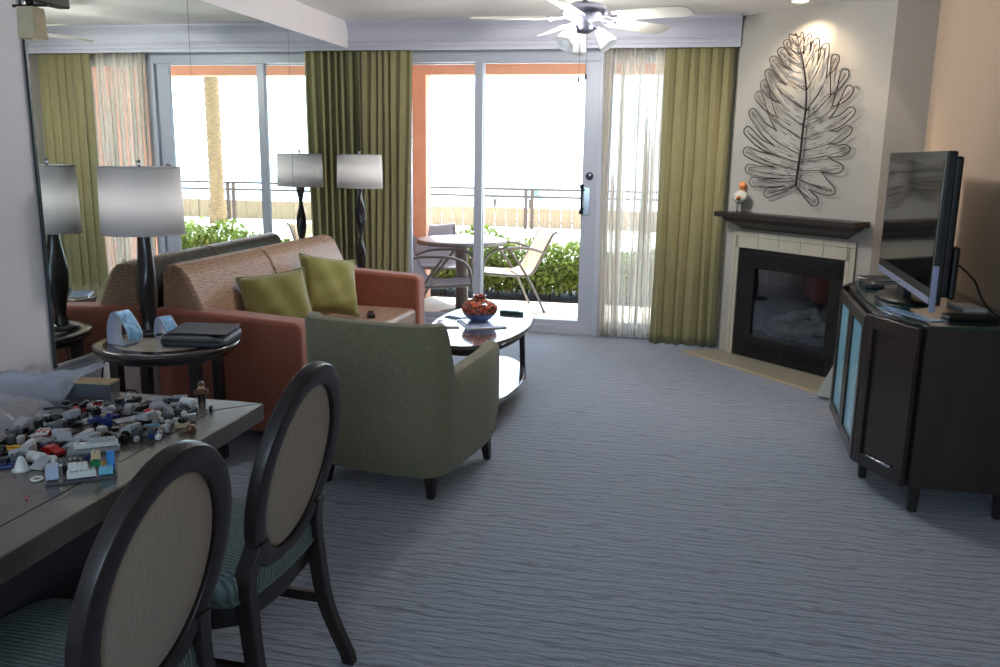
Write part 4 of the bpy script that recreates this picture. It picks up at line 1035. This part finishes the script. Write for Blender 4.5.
def toy(kind, colr, x, y, rz, z=TZ, label=None, name=None, keep=True):
    fn, desc, rad, hh = KN[kind]; cname = TOY[colr][0]
    nm = name or ({'long': 'toy_brick', 'strip': 'toy_strip', 'tile': 'toy_flat_piece', 'slope': 'toy_slope', 'cyl': 'toy_barrel', 'head': 'toy_round_piece', 'wheel': 'toy_disc'}.get(kind, 'toy_' + kind))
    key = (kind, colr)
    if key not in cache:
        o = fn().build(nm, M['toy_' + colr], None, smooth=False, bevel=.0006, seg=1); cache[key] = o
    else:
        s_ = cache[key]; o = s_.copy(); o.name = nm; C.objects.link(o)
        for k_ in list(o.keys()):
            if k_ in ('label', 'category', 'group'): del o[k_]
    o.location = (x, y, z + .0004); o.rotation_euler = (0, 0, rz)
    if label: tag(o, label, 'toy')
    else: tag(o, cname + ' ' + desc + HEAP, 'toy', cname + ' ' + desc + 's in the heap')
    if keep: placed.append((x, y, rad))
    return o

# --- the assembled toys and singled-out pieces
t = thing('toy_figure', 'tiny brown and black toy figure standing near the far corner of the table', 'toy', (-1.318, 2.137, TZ), .5); placed.append((-1.318, 2.137, .02))
MB().box(-.011, -.0006, -.007, .007, 0, .017).box(.0006, .011, -.007, .007, 0, .017).box(-.011, .011, -.007, .007, .0172, .0215).build('legs', M['toy_bk'], t, bevel=.001)
MB().prism([(-.012, -.007), (.012, -.007), (.012, .007), (-.012, .007)], .0216, .037).build('torso', M['toy_br'], t, bevel=.0015)
for sx in (-1, 1): MB().tube([(sx * .0135, 0, .035), (sx * .017, -.003, .026), (sx * .016, -.009, .021)], .0034, 8).build('arm', M['toy_br'], t, True)
MB().lathe([(.005, .037), (.0085, .040), (.0085, .049), (.006, .052)], 14).build('head', M['toy_tn'], t, True)
MB().lathe([(.0092, .0465), (.0096, .052), (.006, .057), (.001, .058)], 14).build('hair', M['toy_br'], t, True)
t = thing('toy_cube', 'small black toy cube alone near the far corner of the table', 'toy', (-1.242, 2.056, TZ), .3); brick(MB(), 1, 1, .0145).build('block', M['toy_bk'], t); placed.append((-1.242, 2.056, .02))
def lying(name, label, x, y, rz, r, L, m, m2=None):
    t = thing(name, label, 'toy', (x, y, TZ + r + .0006), rz); mt = Matrix.Rotation(PI / 2, 3, 'Y')
    MB().lathe([(r * .8, -L / 2), (r, -L / 2 + .002), (r, L / 2 - .002), (r * .8, L / 2)], 20, mtx=mt).build('barrel', m, t, bevel=.0005, seg=1)
    MB().lathe([(r * .55, L / 2), (r * .55, L / 2 + .004)], 16, mtx=mt).build('end_stud', m2 or m, t); placed.append((x, y, L * .55)); return t
lying('toy_barrel', 'pale grey toy barrel lying beside the standing toy figure', -1.320, 2.068, -.25, .014, .042, M['toy_wh'])
lying('toy_barrel', 'whitish toy barrel lying beside the bright red toy drum', -1.374, 2.005, .9, .015, .035, M['toy_lg'])
lying('toy_barrel', 'white toy barrel lying near the front edge of the toy heap', -1.411, 1.594, -.2, .0135, .04, M['toy_wh'])
t = thing('toy_drum', 'bright red toy drum standing behind the grey panel', 'toy', (-1.362, 1.948, TZ)); MB().lathe([(.012, 0), (.013, .001), (.013, .024), (.012, .025)], 18).build('drum', M['toy_rd'], t); MB().lathe([(.007, .025), (.007, .028)], 12).build('stud', M['toy_rd'], t); placed.append((-1.362, 1.948, .018))
o = toy('slope', 'lg', -1.255, 1.968, .7, label='large pale grey toy ramp near the right edge of the heap'); o.scale = (1.7, 1.7, 1.3); placed.append((-1.255, 1.968, .035))
o = toy('tile', 'lg', -1.408, 1.925, .95, label='pale grey toy panel lying flat in front of the red drum'); o.scale = (1.35, 1.25, 1); placed.append((-1.408, 1.925, .04))
toy('head', 'wh', -1.240, 1.806, 0, label='white round toy piece alone at the right front of the heap')
toy('head', 'lg', -1.281, 1.778, 0, label='pale grey round toy piece alone left of the white one')
toy('brick', 'wh', -1.272, 1.935, .4, label='white toy cube in front of the grey ramp')
toy('cyl', 'lg', -1.268, 1.894, .2, label='small pale toy barrel standing in front of the white cube')
t = thing('toy_figure', 'brown and grey toy head piece lying at the right border line of the table', 'toy', (-1.197, 1.882, TZ), .4); MB().lathe([(.009, 0), (.012, .004), (.012, .014), (.008, .018)], 14).build('helmet', M['toy_br'], t, True); MB().box(-.012, .012, .008, .016, .001, .010).build('visor', M['toy_dg'], t); placed.append((-1.197, 1.882, .02))
t = thing('toy_cone', 'white toy cone at the left front of the heap', 'toy', (-1.412, 1.548, TZ)); MB().lathe([(.017, 0), (.016, .004), (.006, .03), (.004, .032)], 18).build('cone_body', M['toy_wh'], t, True); MB().lathe([(.020, 0), (.020, .003)], 18).build('rim', M['toy_wh'], t); placed.append((-1.412, 1.548, .02))
t = thing('toy_ring', 'white toy ring lying alone in front of the heap', 'toy', (-1.337, 1.505, TZ + .0028)); MB().tube([(.011 * math.cos(2 * PI * i / 20), .011 * math.sin(2 * PI * i / 20), 0) for i in range(20)], .0026, 6, True).build('ring', M['toy_wh'], t, True); placed.append((-1.337, 1.505, .02))
toy('head', 'rd', -1.282, 1.41, 0, label='tiny red toy stud alone on the bare front of the table').scale = (.35, .35, .25)
t = thing('toy_leaf', 'yellow jagged toy leaf at the left end of the heap', 'toy', (-1.525, 1.655, TZ), .3)
yp = []
for i in range(14):
    a = 2 * PI * i / 14; r_ = .034 if i % 2 == 0 else .020; yp.append((r_ * math.cos(a), r_ * .7 * math.sin(a)))
MB().prism(yp, .001, .007).build('leaf_blade', M['toy_yl'], t); MB().tube([(-.03, 0, .009), (.03, 0, .009)], .0025, 6).build('leaf_rib', M['toy_yl'], t); placed.append((-1.525, 1.655, .036))
t = thing('toy_car', 'small red toy car body in the front part of the heap', 'toy', (-1.417, 1.652, TZ), -.2)
MB().extrude([(-.028, .004), (.028, .004), (.028, .012), (.012, .014), (.004, .021), (-.016, .021), (-.022, .013), (-.028, .012)], 'y', -.013, .013).build('body', M['toy_rd'], t, bevel=.001)
for x in (-.016, .016):
    for y in (-.0145, .0145): MB().lathe([(.0055, -.002), (.0055, .002)], 12, (x, y, .006), mtx=Matrix.Rotation(PI / 2, 3, 'X')).build('wheel', M['toy_bk'], t)
placed.append((-1.417, 1.652, .032))
t = thing('toy_aircraft', 'dark blue brick-built toy aircraft in the middle of the heap', 'toy', (-1.430, 1.850, TZ), -.55); placed.append((-1.43, 1.85, .06))
brick(MB(), 8, 2, .014, 0, 0, .012).build('fuselage', M['toy_nb'], t); brick(MB(), 2, 8, .005, .01, 0, .0268).build('wing', M['toy_nb'], t); brick(MB(), 2, 2, .016, -.034, 0, .030).build('cockpit', M['toy_bk'], t)
MB().extrude([(.03, .029), (.05, .029), (.05, .052), (.042, .052)], 'y', -.004, .004).build('tail', M['toy_nb'], t)
for y in (-.018, .018): MB().lathe([(.010, -.004), (.010, .004)], 14, (0, y, .0105), mtx=Matrix.Rotation(PI / 2, 3, 'X')).build('wheel', M['toy_bk'], t)
t = thing('toy_car', 'black toy chassis with four wheels at the front right of the heap', 'toy', (-1.330, 1.765, TZ), .5); placed.append((-1.33, 1.765, .035))
brick(MB(), 5, 2, .006, 0, 0, .008).build('chassis', M['toy_dg'], t)
for x in (-.02, .02):
    for y in (-.016, .016): MB().lathe([(.010, -.004), (.011, -.002), (.011, .002), (.010, .004)], 14, (x, y, .0115), mtx=Matrix.Rotation(PI / 2, 3, 'X')).build('wheel', M['toy_bk'], t)
t = thing('toy_plate', 'long tan toy plate with a brown end and a pale blue strip', 'toy', (-1.318, 1.860, TZ), .62); placed += [(-1.318 + d_ * .8, 1.86 + d_ * .58, .028) for d_ in (-.04, 0, .04)]
brick(MB(), 11, 3, .006).build('plate', M['toy_tn'], t); brick(MB(), 3, 3, .010, -.045, 0, .0091).build('brown_end', M['toy_br'], t); brick(MB(), 4, 1, .005, .02, .0, .0091).build('blue_strip', M['toy_lb'], t)
# the walled base built of white, blue and green bricks
t = thing('toy_building', 'half built white, blue and green toy building at the front of the heap', 'toy', (-1.262, 1.555, TZ), .62)
placed += [(-1.262 + d_ * .81, 1.555 + d_ * .58, .05) for d_ in (-.05, 0, .05)]
brick(MB(), 15, 9, .005).build('base_plate', M['toy_dg'], t)
brick(MB(), 6, 2, .0145, .0, -.03, .0081).build('white_wall', M['toy_wh'], t); brick(MB(), 3, 2, .0145, .048, -.028, .0081).build('blue_wall', M['toy_lb'], t)
brick(MB(), 4, 2, .012, -.006, -.03, .0255).build('white_course', M['toy_wh'], t); brick(MB(), 2, 2, .013, .028, -.018, .0255).build('green_block', M['toy_gn'], t)
brick(MB(), 3, 2, .012, .046, .005, .0081).build('yellow_block', M['toy_yl'], t); brick(MB(), 2, 2, .014, .03, -.016, .0415).build('tan_block', M['toy_tn'], t)
MB().extrude([(-.012, .008), (.012, .008), (.012, .046), (.004, .046)], 'x', .05, .066).build('blue_fin', M['toy_bl'], t)
MB().box(-.07, -.045, -.03, .0, .0081, .036).build('clear_panel', M['acrylic'], t); brick(MB(), 2, 3, .0145, -.03, .02, .0081).build('black_block', M['toy_bk'], t)
t = thing('toy_rack', 'stack of long pale grey toy strips beside the half built toy building', 'toy', (-1.335, 1.690, TZ), .62); placed += [(-1.335 + d_ * .81, 1.69 + d_ * .58, .032) for d_ in (-.06, -.02, .02, .06)]
brick(MB(), 12, 2, .010).build('strip', M['toy_lg'], t); brick(MB(), 10, 2, .010, .006, .002, .0131).build('strip', M['toy_wh'], t); brick(MB(), 6, 1, .008, .02, -.006, .0262).build('strip', M['toy_lg'], t)
t = thing('toy_hose', 'thin black toy hose curving over the back left of the heap', 'toy', (-1.62, 1.915, TZ)); MB().tube(crom([(-.06, -.05, .004), (-.05, -.01, .012), (-.01, .02, .016), (.04, .02, .012), (.08, -.01, .004)], 8), .0036, 6).build('hose', M['toy_bk'], t, True)
placed += [(-1.67, 1.88, .02), (-1.62, 1.93, .03), (-1.55, 1.92, .02)]
t = thing('cardboard_box', 'small grey and tan cardboard box at the back edge of the table', 'box', (-1.655, 2.105, TZ), .1); placed.append((-1.655, 2.105, .085))
MB().box(-.075, .075, -.025, .025, 0, .042).build('box_body', M['toy_dg'], t); MB().box(-.076, .076, -.026, .026, .0422, .048).build('lid', M['board'], t)
t = thing('cardboard_sheet', 'brown cardboard flap at the left edge between the plastic bags', 'cardboard', (-1.80, 1.90, TZ), .5); MB().box(-.10, .10, -.09, .09, .001, .004).build('flap', M['board'], t); MB().box(-.10, .10, -.006, .006, .004, .03).build('fold', M['board'], t)
placed.append((-1.80, 1.90, .13))
# toys inside the smaller bag
for i, (x, y, c_, k_) in enumerate(((-1.665, 1.842, 'rd', 'brick'), (-1.70, 1.80, 'rd', 'slope'), (-1.655, 1.795, 'nb', 'plate'))):
    o = toy(k_, c_, x, y, .5 * i, label=['bright red toy brick showing through the smaller plastic bag', 'red sloped toy brick deep in the smaller plastic bag', 'dark blue toy plate at the mouth of the smaller plastic bag'][i]); o.scale = (1.5, 1.5, 1.5); placed.append((x, y, .032))

# --- the scattered rest
poly = [(-1.70, 1.66), (-1.66, 1.93), (-1.60, 2.05), (-1.50, 2.08), (-1.36, 2.10), (-1.27, 2.03), (-1.22, 1.92), (-1.28, 1.78), (-1.27, 1.69), (-1.36, 1.58), (-1.47, 1.56)]
def inside(x, y):
    c_ = False; j = len(poly) - 1
    for i in range(len(poly)):
        xi, yi = poly[i]; xj, yj = poly[j]
        if (yi > y) != (yj > y) and x < (xj - xi) * (y - yi) / (yj - yi) + xi: c_ = not c_
        j = i
    return c_
rr = random.Random(21)
kinds = ['brick'] * 5 + ['long'] * 4 + ['plate'] * 5 + ['strip'] * 3 + ['tile'] * 3 + ['slope'] * 4 + ['cyl'] * 2 + ['wheel'] * 2 + ['head'] * 3
cols = ['lg'] * 12 + ['dg'] * 5 + ['wh'] * 7 + ['bk'] * 5 + ['tn'] * 2 + ['rd'] * 1 + ['br'] * 1 + ['nb'] * 1
count = 0; bases = []
for tries in range(16000):
    if count >= 165: break
    k_ = rr.choice(kinds); c_ = 'bk' if k_ == 'wheel' else rr.choice(cols)
    if k_ in ('head', 'cyl') and c_ in ('br', 'nb', 'tn'): c_ = 'lg'
    x = rr.uniform(-1.68, -1.2); y = rr.uniform(1.54, 2.12)
    r_ = KN[k_][2] * .72
    if not inside(x, y) or not free(x, y, r_): continue
    toy(k_, c_, x, y, rr.uniform(0, PI), keep=False); placed.append((x, y, r_)); count += 1
    if k_ in ('brick', 'long', 'plate', 'tile', 'strip'): bases.append((x, y, TZ + KN[k_][3] + (.0022 if k_ != 'tile' else 0), r_))
rr.shuffle(bases)
for x, y, z, r_ in bases[:60]:
    k_ = rr.choice(['brick', 'slope', 'head', 'plate', 'long', 'wheel']); c_ = 'bk' if k_ == 'wheel' else rr.choice(['lg', 'lg', 'dg', 'wh', 'bk'])
    toy(k_, c_, x + rr.uniform(-.004, .004), y + rr.uniform(-.004, .004), rr.uniform(0, PI), z, keep=False)

# --- clear plastic bags
def bag(label, loc, rz, fn, nu=30, nv=22):
    t = thing('plastic_bag', label, 'bag', loc, rz)
    MB().grid(fn, nu, nv).build('film', M['bag'], t, True, solid=.0012)
    return t
nz = lambda a, b: .5 * math.sin(7.3 * a + 2.1 * b) + .5 * math.sin(5.1 * b - 3.7 * a + 1.3) + .35 * math.sin(13 * a + 11 * b)
def bagA(u, v):
    x = -.30 + .42 * u; y = -.08 + .20 * v + .08 * u
    e = math.sin(PI * min(1, max(0, v))) ** .6
    z = .003 + .056 * e * (0.35 + .65 * math.sin(PI * (.15 + .75 * u))) + .008 * nz(3 * u, 3 * v) * e + (.06 * max(0, u - .70) / .30 * v if u > .70 else 0)
    return (x, y, max(.002, z))
bag('large clear plastic bag lying across the back left of the dining table', (-1.80, 2.02, TZ), 0.0, bagA)
def bagB(u, v):
    x = -.17 + .26 * u; y = -.14 + .30 * v
    e = math.sin(PI * u) ** .6
    z = .003 + .055 * e * (0.5 + .5 * math.sin(PI * (.1 + .8 * v))) + .010 * nz(2 * u + 1, 3 * v) * e
    return (x, y, max(.002, z))
bag('smaller clear plastic bag of red toy pieces at the left edge of the dining table', (-1.70, 1.79, TZ), .35, bagB)

# ------------------------------------------------------------------ patio (outside)
PZ = -.08
struct('floor_patio', MB().box(-4.2, 3.2, YW + .165, 8.82, PZ - .1, PZ), M['patio'])
struct('ceiling_patio', MB().box(-4.2, 3.2, YW + .21, 9.1, 2.50, 2.62), M['ceiling'])
pw = MB().box(-4.2, -2.62, 8.70, 8.86, PZ, 2.235).box(.62, 3.2, 8.70, 8.86, PZ, 2.235).box(-4.2, 3.2, 8.70, 8.86, 2.235, 2.50)
arc = [(.62, 2.235)] + [(.62 - .30 + .30 * math.cos(a), 2.235 - .30 + .30 * math.sin(a)) for a in [i * PI / 2 / 8 for i in range(9)]]
pw.extrude(arc, 'y', 8.71, 8.85)
struct('wall_patio', pw, M['orange'])
struct('wall_patio_left', MB().box(-4.2, -4.1, 7.06, 8.7, PZ, 2.5), M['orange'])
struct('wall_outside', MB().box(-4.2, DX0, YW + .161, YW + .2, PZ, 2.5).box(DX1, 3.2, YW + .161, YW + .2, PZ, 2.5).box(DX0, DX1, YW + .161, YW + .2, DZ + .02, 2.5), M['orange'])

# soil bed, ground
def gz(y): return -.10 if y < 10 else -.10 - (y - 10) * .030
struct('ground_bed', MB().box(-9, 12, 8.83, 10.1, -.25, -.11), M['soil'])
struct('ground_path', MB().grid(lambda u, v: (-30 + 70 * u, 10.1 + 24 * v, gz(10.1 + 24 * v) + .002), 8, 16), M['sand'])
# hedge of many leaves
def foliage(nm, n, fn, m, size, par=None, seed=1, tilt=1.2):
    r2 = random.Random(seed); mb = MB()
    for i in range(n):
        c = fn(r2); s_ = size * r2.uniform(.6, 1.3)
        e = Euler((r2.uniform(-tilt, tilt), r2.uniform(-tilt, tilt), r2.uniform(0, 2 * PI))).to_matrix()
        q = [Vector((-.5, 0, 0)), Vector((0, -.28, .06)), Vector((.6, 0, 0)), Vector((0, .28, .06))]
        mb.add([c + e @ (p * s_) for p in q], [(0, 1, 2), (0, 2, 3)])
    return mb.build(nm, m, par)
def hedge_pt(r2):
    x = r2.uniform(-6.5, 3.4); y = r2.uniform(9.05, 9.75)
    top = .53 + .07 * math.sin(2.1 * x) + .05 * math.sin(5.3 * x + 1) + .04 * math.sin(11 * x)
    edge = 1 - abs((y - 9.4) / .38) ** 3
    z = r2.uniform(-.02, top * max(.3, edge))
    return Vector((x, y, z))
hl = foliage('hedge', 42000, hedge_pt, M['leaf'], .066, None, 3)
tag(hl, 'long low green hedge growing along the edge of the patio', 'hedge', kind='stuff')
def hedge_dry(r2):
    p = hedge_pt(r2); p.z = -.03 + max(0, p.z) * .6; return p
hl2 = foliage('hedge_undergrowth', 3500, hedge_dry, M['leafdry'], .07, None, 5)
tag(hl2, 'dry tan undergrowth at the foot of the patio hedge', 'undergrowth', kind='stuff')
r2 = random.Random(8); mb = MB()
for i in range(160):
    x = r2.uniform(-6.4, 3.3); y = r2.uniform(9.1, 9.7); mb.tube([(x, y, -.11), (x + r2.uniform(-.08, .08), y + r2.uniform(-.05, .05), .28)], [.010, .004], 5)
st_ = mb.build('hedge_stems', M['stem'], None, True); tag(st_, 'brown twigs standing inside the patio hedge', 'twigs', kind='stuff')

# patio table and sling chairs
t = thing('patio_table', 'round metal patio table with pale top outside the sliding door', 'table', (-2.03, 7.93, PZ))
MB().lathe([(.001, .70), (.40, .70), (.425, .708), (.425, .722), (.41, .73), (.001, .73)], 48, caps=False).build('tabletop', M['ptop'], t, True)
MB().lathe([(.415, .69), (.43, .69), (.43, .726), (.415, .726)], 48, caps=False).build('rim', M['patiometal'], t, True)
MB().lathe([(.06, .03), (.06, .68), (.16, .70)], 24).build('pedestal', M['patiometal'], t, True)
MB().lathe([(.22, 0), (.22, .015), (.14, .03), (.05, .05)], 32).build('base', M['patiometal'], t, True)
def sling_chair(label, loc, rz, m_s):
    t = thing('patio_chair', label, 'patio chair', loc, rz)
    w = .25
    side = [(0, .25, .40), (0, .10, .385), (0, -.10, .37), (0, -.22, .385), (0, -.29, .48), (0, -.36, .62), (0, -.44, .77), (0, -.48, .785)]
    P = crom([Vector(p) for p in side], 6)
    for sx in (-1, 1):
        MB().tube([(sx * w, p.y, p.z) for p in P], .013, 8).build('side_rail', M['patiometal'], t, True)
        MB().tube(crom([(sx * w, -.345, .59), (sx * (w + .05), -.18, .64), (sx * (w + .05), .10, .64), (sx * (w + .04), .24, .56), (sx * (w + .01), .27, .38), (sx * (w + .02), .30, .2), (sx * (w + .03), .34, .0)], 6), .013, 8).build('leg', M['patiometal'], t, True)
        MB().tube(crom([(sx * (w + .05), .02, .64), (sx * (w + .02), -.12, .45), (sx * (w + .02), -.24, .25), (sx * (w + .03), -.36, .0)], 6), .013, 8).build('leg', M['patiometal'], t, True)
    MB().grid(lambda u, v: (-w + .01 + (2 * w - .02) * u, P[int(round(v * (len(P) - 1)))].y, P[int(round(v * (len(P) - 1)))].z + .006 - .02 * math.sin(PI * u)), 8, len(P) - 1).build('sling', m_s, t, True, solid=.004)
    MB().tube([(-w, .25, .40), (w, .25, .40)], .011, 6).tube([(-w, -.12, .365), (w, -.12, .365)], .011, 6).build('cross_bar', M['patiometal'], t, True)
    return t
sling_chair('tan sling patio chair facing left at the right of the patio table', (-1.70, 8.30, PZ), PI / 2 + .45, M['sling'])
sling_chair('grey sling patio chair facing right at the left of the patio table', (-2.04, 7.42, PZ), -PI / 2 + .1, M['slinggrey'])
sling_chair('grey sling patio chair behind the patio table by the terracotta pillar', (-2.43, 8.42, PZ), PI + .4, M['slinggrey'])

# railing and board fence beyond the path
GY = 22.0; g0 = gz(GY)
t = thing('railing', 'brown metal railing with two rails and paired posts beyond the path', 'railing', (0, GY, g0))
for z in (1.03, .84): MB().tube([(-16, 0, z), (14, 0, z)], .032, 6).build('rail', M['rail'], t, True)
for x in (-14.9, -9.4, -3.93, 1.55, 7.05, 12.5):
    for dx in (0, .17): MB().box(x + dx - .036, x + dx + .036, -.042, .042, 0, 1.03).build('post', M['rail'], t)
t = thing('board_fence', 'low pale board fence standing just behind the railing', 'fence', (0, GY + .8, gz(GY + .8)))
fb = MB(); r2 = random.Random(2)
for i in range(100):
    x = -16 + i * .30; fb.box(x, x + .287, -.012, .012, .0, .52 + r2.uniform(-.012, .012))
fb.build('boards', M['fence'], t)
MB().box(-16, 14, .013, .05, .12, .18).box(-16, 14, .013, .05, .40, .46).build('cross_rail', M['fence'], t)
# palm seen in the mirror
t = thing('palm_tree', 'tall palm trunk beyond the railing, seen in the wall mirror', 'palm tree', (6.4, 20.0, gz(20)))
r2 = random.Random(6)
MB().lathe([((.17 + (.018 if i % 2 else 0)) * (1.25 if i < 6 else 1), i * .09) for i in range(66)], 20, caps=True).build('trunk', M['bark'], t, True)
for k in range(16):
    a = 2 * PI * k / 16 + r2.uniform(-.1, .1); L_ = r2.uniform(1.8, 2.3); d = Vector((math.cos(a), math.sin(a), 0)); up_ = r2.uniform(.2, .9)
    P = [d * (L_ * s_) + Vector((0, 0, 5.8 + up_ * s_ * 1.4 - 1.6 * s_ * s_)) for s_ in [i / 10 for i in range(11)]]
    fm = MB(); pr_ = Vector((-d.y, d.x, 0))
    for i in range(10):
        for sg in (-1, 1):
            for q in (0, .5):
                p = P[i].lerp(P[i + 1], q); l_ = .5 * math.sin(PI * min(1, .15 + (i + q) / 11)); fm.add([p, p + d * .04, p + pr_ * sg * l_ + d * .12 - Vector((0, 0, .18))], [(0, 1, 2)])
    fm.tube(P, .015, 5); fm.build('frond', M['leaf'], t)
t = thing('flowering_shrub', 'yellow flowering shrub beyond the hedge, seen in the wall mirror', 'shrub', (5.9, 17.0, gz(17)))
foliage('foliage', 500, lambda r: Vector((r.gauss(0, .28), r.gauss(0, .15), abs(r.gauss(.08, .10)))), M['leaf'], .13, t, 4)
foliage('flowers', 120, lambda r: Vector((r.gauss(.05, .15), r.gauss(0, .1), abs(r.gauss(.34, .12)))), M['toy_yl'], .09, t, 9)
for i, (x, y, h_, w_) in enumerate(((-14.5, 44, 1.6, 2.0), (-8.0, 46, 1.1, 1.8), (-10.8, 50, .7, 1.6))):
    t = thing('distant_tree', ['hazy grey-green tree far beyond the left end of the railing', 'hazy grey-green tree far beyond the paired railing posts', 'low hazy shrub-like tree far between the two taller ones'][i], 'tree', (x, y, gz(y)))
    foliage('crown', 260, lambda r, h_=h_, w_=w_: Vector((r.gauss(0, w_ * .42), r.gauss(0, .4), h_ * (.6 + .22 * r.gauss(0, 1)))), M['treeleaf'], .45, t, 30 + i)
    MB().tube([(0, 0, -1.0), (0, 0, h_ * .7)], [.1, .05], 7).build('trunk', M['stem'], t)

# ------------------------------------------------------------------ light
w = bpy.data.worlds.new('daylight'); sc.world = w; w.use_nodes = True
bg = w.node_tree.nodes['Background']; bg.inputs['Color'].default_value = (.62, .80, 1.0, 1); bg.inputs['Strength'].default_value = 6.5
sd = bpy.data.lights.new('sun', 'SUN'); sd.energy = 11.0; sd.angle = .01; sd.color = (1, .95, .86)
so = bpy.data.objects.new('sun', sd); C.objects.link(so)
so.rotation_euler = Vector((-.45, .60, .95)).to_track_quat('Z', 'Y').to_euler(); so.location = (-5, 12, 12)
pd = bpy.data.lights.new('door_portal', 'AREA'); pd.shape = 'RECTANGLE'; pd.size = DX1 - DX0; pd.size_y = 2.15; pd.cycles.is_portal = True
po = bpy.data.objects.new('door_portal', pd); C.objects.link(po); po.location = ((DX0 + DX1) / 2, 7.03, 1.1); po.rotation_euler = (-PI / 2, 0, 0)
pd2 = bpy.data.lights.new('fill_window_portal', 'AREA'); pd2.shape = 'RECTANGLE'; pd2.size = WX1 - WX0; pd2.size_y = WZ1 - WZ0; pd2.cycles.is_portal = True
po2 = bpy.data.objects.new('fill_window_portal', pd2); C.objects.link(po2); po2.location = ((WX0 + WX1) / 2, YB - .09, (WZ0 + WZ1) / 2); po2.rotation_euler = (PI / 2, 0, 0)

# ------------------------------------------------------------------ camera
H = 1.45; yaw, pitch, roll, fpx = .204357, .207647, .0156180, 850.886
fw = Vector((-math.sin(yaw) * math.cos(pitch), math.cos(yaw) * math.cos(pitch), -math.sin(pitch)))
rt = fw.cross(Vector((0, 0, 1))).normalized(); up = rt.cross(fw)
r2_ = rt * math.cos(roll) + up * math.sin(roll); u2_ = -rt * math.sin(roll) + up * math.cos(roll)
cd = bpy.data.cameras.new('camera'); cd.sensor_width = 36; cd.lens = fpx / 1000 * 36; cd.clip_start = .02; cd.clip_end = 300
co = bpy.data.objects.new('camera', cd); C.objects.link(co)
mw = Matrix((r2_, u2_, -fw)).transposed().to_4x4(); mw.translation = (0, 0, H); co.matrix_world = mw
sc.camera = co

vs = sc.view_settings
sc.display_settings.display_device = 'sRGB'
vs.view_transform = 'Standard'; vs.look = 'None'; vs.exposure = 0.15; vs.gamma = 1.0; vs.use_curve_mapping = False
sc.cycles.max_bounces = 10; sc.cycles.diffuse_bounces = 6; sc.cycles.glossy_bounces = 5; sc.cycles.transparent_max_bounces = 16
sc.cycles.sample_clamp_indirect = 6.0; sc.cycles.caustics_reflective = False; sc.cycles.caustics_refractive = False
